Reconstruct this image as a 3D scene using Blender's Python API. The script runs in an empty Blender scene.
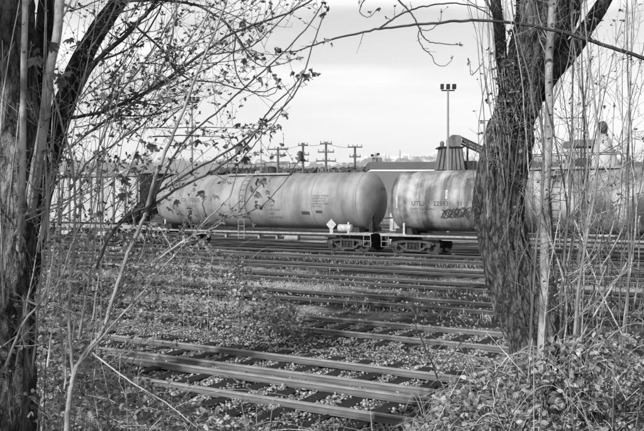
import bpy, math, random
import numpy as np
from mathutils import Vector, noise
R_ = math.radians
rnd = random.Random(7)
rng = np.random.default_rng(7)
S = bpy.context.scene
COL = S.collection

# ------------------------------------------------------------------ camera, sky, sun, exposure
EYE = 2.7
F = 800.0                                   # focal length for a frame 644 units wide
cam = bpy.data.cameras.new('camera'); cam.sensor_width = 36; cam.lens = 36*F/644
cam.shift_y = -15.5/644; cam.clip_start = .1; cam.clip_end = 40000
co = bpy.data.objects.new('camera', cam); COL.objects.link(co)
co.location = (0, 0, EYE); co.rotation_euler = (R_(90), 0, 0)
S.camera = co
SUN_AZ, SUN_EL = R_(-146), R_(27)           # azimuth from +Y towards +X
W = bpy.data.worlds.new("World"); S.world = W; W.use_nodes = True
nt = W.node_tree; N = nt.nodes; L = nt.links
for n in list(N): N.remove(n)
out = N.new('ShaderNodeOutputWorld'); bg = N.new('ShaderNodeBackground'); bg.inputs['Strength'].default_value = .14
sky = N.new('ShaderNodeTexSky'); sky.sky_type = 'NISHITA'; sky.sun_disc = False
sky.sun_elevation = SUN_EL; sky.sun_rotation = SUN_AZ
sky.air_density = 1.0; sky.dust_density = .8; sky.ozone_density = 1.0
bw = N.new('ShaderNodeRGBToBW'); L.new(sky.outputs[0], bw.inputs[0])
tc = N.new('ShaderNodeTexCoord'); mp = N.new('ShaderNodeMapping'); mp.inputs['Scale'].default_value = (1.2, 1.2, 9); mp.inputs['Location'].default_value = (.3, 0, .35)
L.new(tc.outputs['Generated'], mp.inputs[0])
nz = N.new('ShaderNodeTexNoise'); nz.inputs['Scale'].default_value = 1.5; nz.inputs['Detail'].default_value = 5; nz.inputs['Roughness'].default_value = .5
L.new(mp.outputs[0], nz.inputs[0])
cr = N.new('ShaderNodeValToRGB'); cr.color_ramp.elements[0].position = .47; cr.color_ramp.elements[1].position = .66
cr.color_ramp.elements[0].color = (0, 0, 0, 1); cr.color_ramp.elements[1].color = (.75, .75, .75, 1)
L.new(nz.outputs[0], cr.inputs[0])
mx = N.new('ShaderNodeMix'); mx.data_type = 'RGBA'; L.new(cr.outputs[0], mx.inputs['Factor'])
L.new(bw.outputs[0], mx.inputs[6]); mx.inputs[7].default_value = (7.6, 7.6, 7.6, 1)
L.new(mx.outputs[2], bg.inputs[0]); L.new(bg.outputs[0], out.inputs[0])
sl = bpy.data.lights.new('sun', 'SUN'); sl.energy = 5.0; sl.angle = R_(.53); sl.color = (1, 1, 1)
so = bpy.data.objects.new('sun', sl); COL.objects.link(so); so.location = (-20, -20, 30)
to_sun = Vector((math.sin(SUN_AZ)*math.cos(SUN_EL), math.cos(SUN_AZ)*math.cos(SUN_EL), math.sin(SUN_EL)))
so.rotation_euler = to_sun.to_track_quat('Z', 'Y').to_euler()
S.view_settings.view_transform = 'Standard'; S.view_settings.look = 'None'
S.view_settings.gamma = 1; S.view_settings.exposure = 0.32; S.view_settings.use_curve_mapping = False
S.render.engine = 'CYCLES'
S.cycles.max_bounces = 6; S.cycles.volume_bounces = 0; S.cycles.use_denoising = True

# ------------------------------------------------------------------ materials
def mat(name, g, rough=.8, var=0, scale=8, stretch=(1, 1, 1), bump=0, bscale=None, island=0, metal=0, spec=.3, ramp=None, g2=None, detail=6, coords='Object'):
    m = bpy.data.materials.new(name); m.use_nodes = True
    n = m.node_tree.nodes; l = m.node_tree.links; b = n['Principled BSDF']
    b.inputs['Roughness'].default_value = rough; b.inputs['Metallic'].default_value = metal
    b.inputs['Specular IOR Level'].default_value = spec
    tc = n.new('ShaderNodeTexCoord'); mp = n.new('ShaderNodeMapping'); mp.inputs['Scale'].default_value = stretch
    l.new(tc.outputs[coords], mp.inputs[0])
    g2v = g2 if g2 is not None else g*(1+var)
    g1v = g if g2 is not None else g*(1-var)
    nz = n.new('ShaderNodeTexNoise'); nz.inputs['Scale'].default_value = scale; nz.inputs['Detail'].default_value = detail; nz.inputs['Roughness'].default_value = .62
    l.new(mp.outputs[0], nz.inputs[0])
    cr = n.new('ShaderNodeValToRGB'); e = cr.color_ramp.elements
    lo, hi = ramp or (.35, .68)
    e[0].position, e[1].position = lo, hi
    e[0].color = (g1v,)*3+(1,); e[1].color = (g2v,)*3+(1,)
    l.new(nz.outputs[0], cr.inputs[0]); col = cr.outputs[0]
    if island:
        ge = n.new('ShaderNodeNewGeometry'); mr = n.new('ShaderNodeMapRange'); l.new(ge.outputs['Random Per Island'], mr.inputs[0])
        mr.inputs[3].default_value = 1-island; mr.inputs[4].default_value = 1+island
        mm = n.new('ShaderNodeMix'); mm.data_type = 'RGBA'; mm.blend_type = 'MULTIPLY'; mm.inputs['Factor'].default_value = 1
        l.new(col, mm.inputs[6]); l.new(mr.outputs[0], mm.inputs[7]); col = mm.outputs[2]
    l.new(col, b.inputs['Base Color'])
    if bump:
        n2 = n.new('ShaderNodeTexNoise'); n2.inputs['Scale'].default_value = bscale or scale*3; n2.inputs['Detail'].default_value = 8
        l.new(mp.outputs[0], n2.inputs[0])
        bp = n.new('ShaderNodeBump'); bp.inputs['Strength'].default_value = bump; bp.inputs['Distance'].default_value = .05
        l.new(n2.outputs[0], bp.inputs['Height']); l.new(bp.outputs[0], b.inputs['Normal'])
    return m

M = {}
M['dirt'] = None
M['stone'] = mat('ballast stone', .225, .9, .35, 3, island=.8)
M['rail'] = mat('rusty shaded rail steel', .13, .7, .3, 5, (.4, 3, 3))  # rust tone that also carries the shade below the rail head
M['rail_far'] = mat('dark rusted shaded rail', .045, .7, .3, 6)  # darker rust, with the shade of the recessed web put in
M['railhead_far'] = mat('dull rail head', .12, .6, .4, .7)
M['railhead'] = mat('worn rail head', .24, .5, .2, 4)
M['tie'] = mat('creosoted shaded timber', .017, .85, .4, 6, (8, 1, 8), bump=.5, bscale=20)  # creosote tone, darkened further for the shade and gaps at the sleepers
M['bark'] = mat('furrowed bark', .05, .92, 0, 5, (5, 5, 1.1), bump=.9, bscale=14, g2=.24, ramp=(.36, .70))
M['bark_light'] = mat('lichened bark', .10, .92, 0, 5, (5, 5, 1.0), bump=.9, bscale=14, g2=.42, ramp=(.34, .62))
M['bark_dark'] = mat('dark wet bark', .025, .9, 0, 7, (4, 4, 1.2), bump=.8, bscale=18, g2=.10)
M['pale'] = mat('smooth pale bark', .17, .75, 0, 9, (1, 1, .7), bump=.4, bscale=30, g2=.38, ramp=(.38, .5))
M['twig'] = mat('grey twig bark', .24, .8, .35, 12, (1, 1, .4), island=.3)
M['pale_dull'] = mat('dull pale bark', .10, .8, 0, 9, (1, 1, .5), bump=.5, bscale=30, g2=.30, ramp=(.36, .56))
M['twig_mid'] = mat('brown twig bark', .12, .8, .4, 12, (1, 1, .4), island=.4)
M['twig_dark'] = mat('dark twig bark', .05, .8, .4, 12, (1, 1, .4), island=.3)
M['leaf'] = mat('young leaf', .16, .6, .3, 20, island=.45)
M['leaf_dark'] = mat('dark young leaf', .055, .6, .3, 20, island=.4)
M['bramble'] = mat('bramble leaf', .29, .55, .3, 15, island=.7, spec=.5)
M['cane'] = mat('dry bramble cane', .30, .7, .35, 12, island=.5)
M['grass'] = mat('dry grass', .30, .8, .25, 3, island=.4)
def bark_mat(name, dark, light, lichen, lamt, seed):
    m = bpy.data.materials.new(name); m.use_nodes = True
    n = m.node_tree.nodes; l = m.node_tree.links; b = n['Principled BSDF']; b.inputs['Roughness'].default_value = .95; b.inputs['Specular IOR Level'].default_value = .15
    tc = n.new('ShaderNodeTexCoord'); mp = n.new('ShaderNodeMapping'); mp.inputs['Scale'].default_value = (1, 1, .26); mp.inputs['Location'].default_value = (seed,)*3
    l.new(tc.outputs['Object'], mp.inputs[0])
    dn = n.new('ShaderNodeTexNoise'); dn.inputs['Scale'].default_value = 7; dn.inputs['Detail'].default_value = 4; l.new(mp.outputs[0], dn.inputs[0])
    ad = n.new('ShaderNodeVectorMath'); ad.operation = 'MULTIPLY_ADD'; l.new(dn.outputs['Color'], ad.inputs[0]); ad.inputs[1].default_value = (.11, .11, .11); l.new(mp.outputs[0], ad.inputs[2])
    rn = n.new('ShaderNodeTexNoise'); rn.inputs['Scale'].default_value = 19; rn.inputs['Detail'].default_value = 5; rn.inputs['Roughness'].default_value = .62; rn.inputs['Distortion'].default_value = .15; l.new(ad.outputs[0], rn.inputs[0])
    ab = n.new('ShaderNodeMath'); ab.operation = 'SUBTRACT'; l.new(rn.outputs[0], ab.inputs[0]); ab.inputs[1].default_value = .5
    ac = n.new('ShaderNodeMath'); ac.operation = 'ABSOLUTE'; l.new(ab.outputs[0], ac.inputs[0])
    pl = n.new('ShaderNodeMapRange'); l.new(ac.outputs[0], pl.inputs[0]); pl.inputs[1].default_value = .0; pl.inputs[2].default_value = .13; pl.inputs[3].default_value = .12
    fn = n.new('ShaderNodeTexNoise'); fn.inputs['Scale'].default_value = 46; fn.inputs['Detail'].default_value = 8; fn.inputs['Roughness'].default_value = .7; l.new(tc.outputs['Object'], fn.inputs[0])
    ln = n.new('ShaderNodeTexNoise'); ln.inputs['Scale'].default_value = 4; ln.inputs['Detail'].default_value = 7; ln.inputs['Roughness'].default_value = .65; l.new(mp.outputs[0], ln.inputs[0])
    lr = n.new('ShaderNodeMapRange'); l.new(ln.outputs[0], lr.inputs[0]); lr.inputs[1].default_value = .60-lamt; lr.inputs[2].default_value = .68-lamt*.6
    mul = n.new('ShaderNodeMath'); mul.operation = 'MULTIPLY'; l.new(pl.outputs[0], mul.inputs[0]); l.new(fn.outputs[0], mul.inputs[1])
    cr = n.new('ShaderNodeValToRGB'); e = cr.color_ramp.elements; e[0].position, e[1].position = .05, .55
    e[0].color = (dark,)*3+(1,); e[1].color = (light,)*3+(1,); l.new(mul.outputs[0], cr.inputs[0])
    lm = n.new('ShaderNodeMath'); lm.operation = 'MULTIPLY'; l.new(lr.outputs[0], lm.inputs[0]); l.new(mul.outputs[0], lm.inputs[1])
    lm2 = n.new('ShaderNodeMath'); lm2.operation = 'MULTIPLY'; lm2.use_clamp = True; l.new(lm.outputs[0], lm2.inputs[0]); lm2.inputs[1].default_value = 2.2
    mx = n.new('ShaderNodeMix'); mx.data_type = 'RGBA'; l.new(lm2.outputs[0], mx.inputs['Factor']); l.new(cr.outputs[0], mx.inputs[6]); mx.inputs[7].default_value = (lichen,)*3+(1,)
    l.new(mx.outputs[2], b.inputs['Base Color'])
    bp = n.new('ShaderNodeBump'); bp.inputs['Strength'].default_value = 1; bp.inputs['Distance'].default_value = .035
    l.new(mul.outputs[0], bp.inputs['Height']); l.new(bp.outputs[0], b.inputs['Normal'])
    return m
M['bark'] = bark_mat('furrowed bark', .015, .20, .42, .06, 2)
M['bark_light'] = bark_mat('lichened bark', .012, .16, .42, .09, 7)
M['bark_dark'] = bark_mat('dark wet bark', .010, .085, .2, .02, 4)
def leafy(m):                                # thin leaves let some light through
    n = m.node_tree.nodes; l = m.node_tree.links; b = n['Principled BSDF']
    t = n.new('ShaderNodeBsdfTranslucent'); a = n.new('ShaderNodeMixShader'); a.inputs[0].default_value = .3
    src = b.inputs['Base Color'].links[0].from_socket
    l.new(src, t.inputs[0]); l.new(b.outputs[0], a.inputs[1]); l.new(t.outputs[0], a.inputs[2])
    l.new(a.outputs[0], n['Material Output'].inputs[0])
for k in ('leaf', 'leaf_dark', 'bramble', 'grass'): leafy(M[k])
M['steel_dark'] = mat('grimy steel', .02, .7, .5, 9, bump=.2)
M['steel_mid'] = mat('dusty steel', .05, .7, .4, 7, bump=.2)
M['wheel'] = mat('grimy wheel', .028, .6, .4, 5)
M['white'] = mat('white paint', .36, .6, .3, 6)
M['sill'] = mat('chalky sill paint', .24, .7, .3, 5)
M['black'] = mat('black lettering', .05, .8, .2, 4)
M['wall_grey'] = mat('grey cladding', .15, .8, .08, .3)
M['fascia'] = mat('dark fascia', .10, .7, .1, .4)
M['stripe'] = mat('white stripe', .7, .7, .1, .4)
M['corr'] = mat('weathered sheet', .14, .7, .5, 1.5, (2, 2, .5))
M['pole'] = mat('weathered pole', .10, .9, .2, 3)
M['mast'] = mat('galvanised mast', .20, .6, .1, 3)
M['wood_far'] = mat('dark conifer foliage', .08, .9, .3, .5, island=.4)
M['hopper_white'] = mat('hopper side paint', .36, .7, .16, 1.3, (1, 1, .4))
M['hopper_rib'] = mat('hopper rib paint', .15, .7, .3, 2)
M['hopper_end_shade'] = mat('hopper end shade tone', .12, .7, .3, 2)  # darker copy of the side paint, with the ends' shade put into the colour

def tank_mat(name, lo, hi, seed, contrast):
    m = bpy.data.materials.new(name); m.use_nodes = True
    n = m.node_tree.nodes; l = m.node_tree.links; b = n['Principled BSDF']
    b.inputs['Roughness'].default_value = .55; b.inputs['Specular IOR Level'].default_value = .35
    tc = n.new('ShaderNodeTexCoord')
    def nz(sc, stretch, det, a, c, loc=0):
        mp = n.new('ShaderNodeMapping'); mp.inputs['Scale'].default_value = stretch; mp.inputs['Location'].default_value = (seed+loc,)*3
        l.new(tc.outputs['Object'], mp.inputs[0])
        t = n.new('ShaderNodeTexNoise'); t.inputs['Scale'].default_value = sc; t.inputs['Detail'].default_value = det; t.inputs['Roughness'].default_value = .6
        l.new(mp.outputs[0], t.inputs[0])
        r = n.new('ShaderNodeMapRange'); r.inputs[1].default_value = a; r.inputs[2].default_value = c; r.clamp = True
        l.new(t.outputs[0], r.inputs[0]); return r.outputs[0]
    bands = nz(1.0, (1.1, .12, .12), 3, .35, .68)            # rings round the shell
    streak = nz(1.0, (9, .35, .5), 5, .36, .66, 3)           # drips running down
    patch = nz(.9, (1.2, 1, 1), 8, .4, .66, 9)               # rust and dirt patches
    def mix(a, c, f, mode='MIX'):
        k = n.new('ShaderNodeMix'); k.data_type = 'FLOAT'
        for s, v in ((k.inputs[0], f), (k.inputs[2], a), (k.inputs[3], c)):
            if isinstance(v, (int, float)): s.default_value = v
            else: l.new(v, s)
        return k.outputs[0]
    v = mix(bands, streak, .18); v = mix(v, patch, .38)
    r = n.new('ShaderNodeValToRGB'); e = r.color_ramp.elements
    e[0].position, e[1].position = .5-.36/contrast, .5+.36/contrast
    e[0].color = (lo,)*3+(1,); e[1].color = (hi,)*3+(1,)
    l.new(v, r.inputs[0]); l.new(r.outputs[0], b.inputs['Base Color'])
    return m
M['tank1'] = tank_mat('weathered grey tank paint', .13, .29, 3, 1.05)
M['tank2'] = tank_mat('stained pale tank paint', .06, .36, 11, 1.45)

# ------------------------------------------------------------------ objects
def tag(o, label=None, cat=None, group=None, kind=None):
    if label: o['label'] = label
    if cat: o['category'] = cat
    if group: o['group'] = group
    if kind: o['kind'] = kind
    return o
def empty(name, loc=(0, 0, 0), rz=0):
    o = bpy.data.objects.new(name, None); COL.objects.link(o); o.location = loc; o.rotation_euler = (0, 0, rz)
    o.empty_display_size = .2
    return o
def link(name, me, parent=None, kind=None):
    o = bpy.data.objects.new(name, me); COL.objects.link(o)
    if parent is not None: o.parent = parent
    if kind: o['kind'] = kind
    return o

class MB:
    def __init__(s): s.v = []; s.f = []
    def add(s, vs, fs):
        b = len(s.v); s.v.extend([tuple(v) for v in vs]); s.f.extend([tuple(i+b for i in f) for f in fs])
    def box(s, c, d, rz=0, top=1.0):
        x, y, z = d[0]/2, d[1]/2, d[2]/2; cz, sz = math.cos(rz), math.sin(rz); vs = []
        for k in (-1, 1):
            t = top if k > 0 else 1
            for i, j in ((-1, -1), (1, -1), (1, 1), (-1, 1)):
                a, b = i*x*t, j*y*t
                vs.append((c[0]+a*cz-b*sz, c[1]+a*sz+b*cz, c[2]+k*z))
        s.add(vs, [(3, 2, 1, 0), (4, 5, 6, 7), (0, 1, 5, 4), (1, 2, 6, 5), (2, 3, 7, 6), (3, 0, 4, 7)]); return s
    def tube(s, pts, rad, n=6, cap=True):
        pts = [Vector(p) for p in pts]; k = len(pts)
        if not hasattr(rad, '__len__'): rad = [rad]*k
        t0 = (pts[1]-pts[0]).normalized(); ref = Vector((0, 0, 1)) if abs(t0.z) < .9 else Vector((1, 0, 0))
        u = t0.cross(ref).normalized(); vs = []; fs = []
        for i, p in enumerate(pts):
            t = (pts[min(i+1, k-1)]-pts[max(i-1, 0)]).normalized()
            u = (u - t*u.dot(t)).normalized(); w = t.cross(u)
            for a in range(n):
                an = 2*math.pi*a/n
                vs.append(p+(u*math.cos(an)+w*math.sin(an))*rad[i])
        for i in range(k-1):
            for a in range(n):
                b = (a+1) % n
                fs.append((i*n+a, i*n+b, (i+1)*n+b, (i+1)*n+a))
        if cap: fs.append(tuple(range(n-1, -1, -1))); fs.append(tuple((k-1)*n+a for a in range(n)))
        s.add(vs, fs); return s
    def lathe(s, prof, n=32, axis='z', c=(0, 0, 0)):
        vs = []; fs = []
        for (h, r) in prof:
            for a in range(n):
                an = 2*math.pi*a/n; x, y = r*math.cos(an), r*math.sin(an)
                p = {'z': (x, y, h), 'x': (h, x, y), 'y': (x, h, y)}[axis]
                vs.append((p[0]+c[0], p[1]+c[1], p[2]+c[2]))
        for i in range(len(prof)-1):
            for a in range(n):
                b = (a+1) % n; fs.append((i*n+a, i*n+b, (i+1)*n+b, (i+1)*n+a))
        fs.append(tuple(range(n))); fs.append(tuple((len(prof)-1)*n+a for a in range(n)))
        s.add(vs, fs); return s
    def prism(s, poly, y0, y1):               # poly in x,z extruded along y
        n = len(poly); vs = [(x, y0, z) for x, z in poly]+[(x, y1, z) for x, z in poly]
        fs = [tuple(range(n)), tuple(range(2*n-1, n-1, -1))]+[(i, i+n, (i+1) % n+n, (i+1) % n) for i in range(n)]
        s.add(vs, fs); return s
    def build(s, name, m, parent=None, kind=None, smooth=False, off=None, bevel=0):
        v = s.v
        if off is not None: v = [(a[0]-off[0], a[1]-off[1], a[2]-off[2]) for a in v]
        me = bpy.data.meshes.new(name); me.from_pydata(v, [], s.f); me.materials.append(m)
        if smooth: me.shade_smooth()
        me.update()
        o = link(name, me, parent, kind)
        if bevel:
            b = o.modifiers.new('b', 'BEVEL'); b.width = bevel; b.segments = 2; b.limit_method = 'ANGLE'
        return o

class Scatter:                                # many copies of one small shape joined into one mesh
    def __init__(s, tv, tf): s.tv = np.array(tv, float); s.tf = tf; s.m = []; s.p = []
    def add(s, p, rot, sc):
        s.p.append(tuple(p)); s.m.append(np.asarray(rot)*sc)
    def build(s, name, m, parent=None, kind='stuff', off=(0, 0, 0), smooth=False):
        P = np.array(s.p)-np.array(off); Mx = np.array(s.m); n = len(P)
        v = np.einsum('nij,kj->nki', Mx, s.tv)+P[:, None, :]
        k = len(s.tv); base = np.arange(n)*k
        loops = []; tot = []
        flat = np.concatenate([np.array(f) for f in s.tf]); lens = np.array([len(f) for f in s.tf])
        idx = (base[:, None]+flat[None, :]).ravel(); tot = np.tile(lens, n)
        me = bpy.data.meshes.new(name); me.vertices.add(n*k); me.vertices.foreach_set('co', v.ravel())
        me.loops.add(len(idx)); me.loops.foreach_set('vertex_index', idx.astype(np.int32))
        me.polygons.add(len(tot)); st = np.concatenate([[0], np.cumsum(tot)[:-1]])
        me.polygons.foreach_set('loop_start', st.astype(np.int32)); me.polygons.foreach_set('loop_total', tot.astype(np.int32))
        me.update(calc_edges=True); me.materials.append(m)
        if smooth: me.shade_smooth()
        return link(name, me, parent, kind)

def rotm(rx, ry, rz):
    cx, sx, cy, sy, cz, sz = math.cos(rx), math.sin(rx), math.cos(ry), math.sin(ry), math.cos(rz), math.sin(rz)
    return np.array([[cz*cy, cz*sy*sx-sz*cx, cz*sy*cx+sz*sx], [sz*cy, sz*sy*sx+cz*cx, sz*sy*cx-cz*sx], [-sy, cy*sx, cy*cx]])
def rrot(tilt=math.pi): return rotm(rnd.uniform(-tilt, tilt), rnd.uniform(-tilt, tilt), rnd.uniform(0, 6.28))

OVAL = ([(0, 0, 0), (.28, .3, .05), (.26, .7, .03), (0, 1, -.12), (-.26, .7, .03), (-.28, .3, .05), (0, .5, -.03)],
        [(0, 1, 6), (1, 2, 6), (2, 3, 6), (3, 4, 6), (4, 5, 6), (5, 0, 6)])
def maple_template():
    pts = []
    for ang, r in ((-150, .5), (-125, .72), (-100, .55), (-72, .85), (-58, .92), (-32, .58), (-12, .9), (0, 1.08), (12, .9), (32, .58), (58, .92), (72, .85), (100, .55), (125, .72), (150, .5)):
        a = R_(ang); pts.append((math.sin(a)*r*.85, .35+math.cos(a)*r, -.5*r*r))
    v = [(0, .3, 0)]+pts+[(0, -.2, .03)]
    f = [(0, i, i+1) for i in range(1, len(pts))]
    f += [(0, len(pts), len(pts)+1), (0, len(pts)+1, 1)]
    return v, f
MAPLE = maple_template()
BUD = ([(0, 0, 0), (.12, 0, .35), (-.06, .1, .35), (-.06, -.1, .35), (0, 0, 1)], [(0, 1, 2), (0, 2, 3), (0, 3, 1), (1, 4, 2), (2, 4, 3), (3, 4, 1)])

def P(px, py, Y): return Vector(((px-322)/F*Y, Y, EYE-(py-200)/F*Y))

# value noise on arrays
_tab = rng.random((256, 256))
def vnoise(x, y, o=3):
    r = 0; a = 1; t = 0
    for k in range(o):
        xi = np.floor(x).astype(int); yi = np.floor(y).astype(int); fx = x-xi; fy = y-yi
        fx = fx*fx*(3-2*fx); fy = fy*fy*(3-2*fy)
        g = lambda i, j: _tab[(xi+i) & 255, (yi+j) & 255]
        r = r+a*((g(0, 0)*(1-fx)+g(1, 0)*fx)*(1-fy)+(g(0, 1)*(1-fx)+g(1, 1)*fx)*fy); t += a
        a *= .5; x = x*2.03+17; y = y*2.03+5
    return r/t

# ------------------------------------------------------------------ the yard: directions along the tracks
ANG = R_(31)
DX, DY = math.cos(ANG), -math.sin(ANG)        # along the tracks, towards the right and nearer
NX, NY = math.sin(ANG), math.cos(ANG)         # across the tracks, away
def yard(u, q): return (DX*u+NX*q, DY*u+NY*q)
TRACKS = [15.15, 19.6, 24.1, 28.6, 33.05, 37.5]
FRONT = [11.6, 10.1, 10.62, 9.1]

def sstep(a, b, x):
    t = np.clip((x-a)/(b-a), 0, 1); return t*t*(3-2*t)
def ground_h(X, Y):
    X = np.asarray(X, float); Y = np.asarray(Y, float)
    q = NX*X+NY*Y
    h = -.24+.05*(vnoise(X*.6+40, Y*.6+40)-.5)+.05*(vnoise(X*3, Y*3)-.5)
    bed = np.zeros_like(q)
    for c in TRACKS: bed = np.maximum(bed, 1-sstep(1.3, 2.0, np.abs(q-c)))
    bed = np.maximum(bed, (1-sstep(16.3, 17.2, q))*sstep(7.6, 8.6, q))
    h = h+bed*(.108)
    cr = .055*(vnoise(X*4+9, Y*4)-.5)*bed
    h = h+cr
    # the bank the trees stand on, nearer than the tracks
    side = sstep(2.0, 4.5, np.abs(X-.2))
    bank = (1-sstep(3.5, 9.2, Y))*1.5+side*(1-sstep(5.0, 9.6, Y))*.35
    bank = bank*(1-sstep(60, 90, np.abs(X)))
    h = h+bank+bank*.15*(vnoise(X*1.2, Y*1.2)-.5)
    # ground falls slightly away behind the yard
    return h

def axis(lo, hi, step, far):
    c = np.arange(lo, hi, step); g = []; s = step; x = hi
    while x < far: g.append(x); s *= 1.25; x += s
    g.append(far); h = []; s = step; x = lo-step
    while x > -far: h.append(x); s *= 1.25; x -= s
    h.append(-far)
    return np.concatenate([np.array(h[::-1]), c, np.array(g)])
gx = axis(-16, 18, .11, 12000); gy = axis(3, 34, .11, 12000)
XX, YY = np.meshgrid(gx, gy); ZZ = ground_h(XX, YY)
nx, ny = len(gx), len(gy)
idx = np.arange(nx*ny).reshape(ny, nx)
quads = np.stack([idx[:-1, :-1], idx[:-1, 1:], idx[1:, 1:], idx[1:, :-1]], -1).reshape(-1, 4)
me = bpy.data.meshes.new('ground'); me.vertices.add(nx*ny); me.vertices.foreach_set('co', np.stack([XX, YY, ZZ], -1).ravel())
me.loops.add(quads.size); me.loops.foreach_set('vertex_index', quads.ravel().astype(np.int32))
me.polygons.add(len(quads)); me.polygons.foreach_set('loop_start', (np.arange(len(quads))*4).astype(np.int32)); me.polygons.foreach_set('loop_total', np.full(len(quads), 4, np.int32))
me.update(calc_edges=True); me.shade_smooth()

def ground_mat():
    m = bpy.data.materials.new('yard ground'); m.use_nodes = True
    n = m.node_tree.nodes; l = m.node_tree.links; b = n['Principled BSDF']; b.inputs['Roughness'].default_value = .95
    b.inputs['Specular IOR Level'].default_value = .15
    tc = n.new('ShaderNodeTexCoord'); rot = n.new('ShaderNodeMapping'); rot.inputs['Rotation'].default_value = (0, 0, ANG)
    l.new(tc.outputs['Object'], rot.inputs[0])          # x now along the tracks
    def nz(sc, stretch, det=6, rough=.6):
        mp = n.new('ShaderNodeMapping'); mp.inputs['Scale'].default_value = stretch; l.new(rot.outputs[0], mp.inputs[0])
        t = n.new('ShaderNodeTexNoise'); t.inputs['Scale'].default_value = sc; t.inputs['Detail'].default_value = det; t.inputs['Roughness'].default_value = rough
        l.new(mp.outputs[0], t.inputs[0]); return t.outputs[0]
    def ramp(src, a, c, ca, cc):
        r = n.new('ShaderNodeValToRGB'); e = r.color_ramp.elements; e[0].position, e[1].position = a, c
        e[0].color = (ca,)*3+(1,); e[1].color = (cc,)*3+(1,); l.new(src, r.inputs[0]); return r.outputs[0]
    big = ramp(nz(.45, (.35, 1.1, 1), 5), .47, .62, .028, .30)   # cinders against dry grass, drawn out along the tracks
    fine = ramp(nz(16, (1, 1, 1), 6, .7), .3, .7, .45, 1.5)
    vo = n.new('ShaderNodeTexVoronoi'); vo.inputs['Scale'].default_value = 22; l.new(rot.outputs[0], vo.inputs[0])
    peb = ramp(vo.outputs['Color'], .1, .9, .6, 1.35)
    sp = n.new('ShaderNodeSeparateXYZ'); l.new(rot.outputs[0], sp.inputs[0])
    def mth(op, a, c):
        k = n.new('ShaderNodeMath'); k.operation = op
        for t_, v_ in ((k.inputs[0], a), (k.inputs[1], c)):
            if isinstance(v_, (int, float)): t_.default_value = v_
            else: l.new(v_, t_)
        return k.outputs[0]
    wob_ = mth('MULTIPLY', nz(.8, (1, 1, 1), 4), 1.6)
    dq = mth('ABSOLUTE', mth('SUBTRACT', mth('MODULO', mth('ADD', mth('SUBTRACT', sp.outputs['Y'], 15.15), 4.47*3+2.235), 4.47), 2.235), 0)
    oil = n.new('ShaderNodeMapRange'); l.new(mth('ADD', dq, wob_), oil.inputs[0]); oil.inputs[1].default_value = 1.6; oil.inputs[2].default_value = 2.3; oil.inputs[3].default_value = .35; oil.inputs[4].default_value = 1.1
    def mul(a, c):
        k = n.new('ShaderNodeMix'); k.data_type = 'RGBA'; k.blend_type = 'MULTIPLY'; k.inputs['Factor'].default_value = 1
        l.new(a, k.inputs[6]); l.new(c, k.inputs[7]); return k.outputs[2]
    l.new(mul(mul(mul(big, fine), peb), oil.outputs[0]), b.inputs['Base Color'])
    bp = n.new('ShaderNodeBump'); bp.inputs['Strength'].default_value = .8; bp.inputs['Distance'].default_value = .04
    l.new(vo.outputs['Distance'], bp.inputs['Height']); l.new(bp.outputs[0], b.inputs['Normal'])
    return m
me.materials.append(ground_mat())
tag(link('ground', me), kind='structure')

# mountains: a far ridge in two ranges
def ridge(name, Y, px0, px1, fn, step, m, deep):
    mb = MB(); xs = np.arange(px0, px1+step, step); n = len(xs); vs = []; fs = []
    rows = 10
    for j in range(rows+1):
        w = j/rows
        for x in xs:
            top = max(fn(x), 2)
            crest = 1-abs(w-.5)*2
            jig = .25*(noise.fractal(Vector((x*.05, w*4, 3)), 1, 2, 4))
            zz = max(0, top*(crest**.85+jig*crest*(1-crest)*2))/F*Y + (EYE if crest > 0 else -5)
            yy = Y+(w-.5)*deep
            vs.append(((x-322)/F*Y+jig*40, yy, zz))
    for j in range(rows):
        for i in range(n-1):
            fs.append((j*n+i, j*n+i+1, (j+1)*n+i+1, (j+1)*n+i))
    mb.add(vs, fs); o = mb.build(name, m, smooth=False); return tag(o, kind='structure')
def f_far(x):
    b = 35+3*math.sin(x*.013+1)+15*abs(noise.fractal(Vector((x*.030, 1.3, 0)), .8, 2.1, 5))
    b += 7*math.exp(-((x-425)/60)**2)+4*math.exp(-((x-215)/60)**2)
    return b+3.5*abs(noise.noise(Vector((x*.11, 7, 0))))+1.5*noise.noise(Vector((x*.3, 7, 0)))
def f_near(x): return 24+11*math.exp(-((x-120)/50)**2)+4*noise.fractal(Vector((x*.03, 5, 0)), 1, 2, 4)
msnow = bpy.data.materials.new('snowy ridge'); msnow.use_nodes = True
_n = msnow.node_tree.nodes; _l = msnow.node_tree.links
_t = _n.new('ShaderNodeNewGeometry'); _s = _n.new('ShaderNodeSeparateXYZ'); _l.new(_t.outputs['Position'], _s.inputs[0])
_z = _n.new('ShaderNodeTexNoise'); _z.inputs['Scale'].default_value = .012; _z.inputs['Detail'].default_value = 8; _l.new(_t.outputs['Position'], _z.inputs[0])
_a = _n.new('ShaderNodeMath'); _a.operation = 'MULTIPLY_ADD'; _l.new(_z.outputs[0], _a.inputs[0]); _a.inputs[1].default_value = 420; _l.new(_s.outputs['Z'], _a.inputs[2])
_m = _n.new('ShaderNodeMapRange'); _l.new(_a.outputs[0], _m.inputs[0]); _m.inputs[1].default_value = 640; _m.inputs[2].default_value = 740
_m.inputs[3].default_value = .03; _m.inputs[4].default_value = .75
_l.new(_m.outputs[0], _n['Principled BSDF'].inputs['Base Color']); _n['Principled BSDF'].inputs['Roughness'].default_value = 1
ridge('mountains', 9000, -260, 900, f_far, 1.5, msnow, 1500)
ridge('hills', 5500, -260, 900, f_near, 5, mat('wooded hill', .07, 1, .3, .01), 900)

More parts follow.
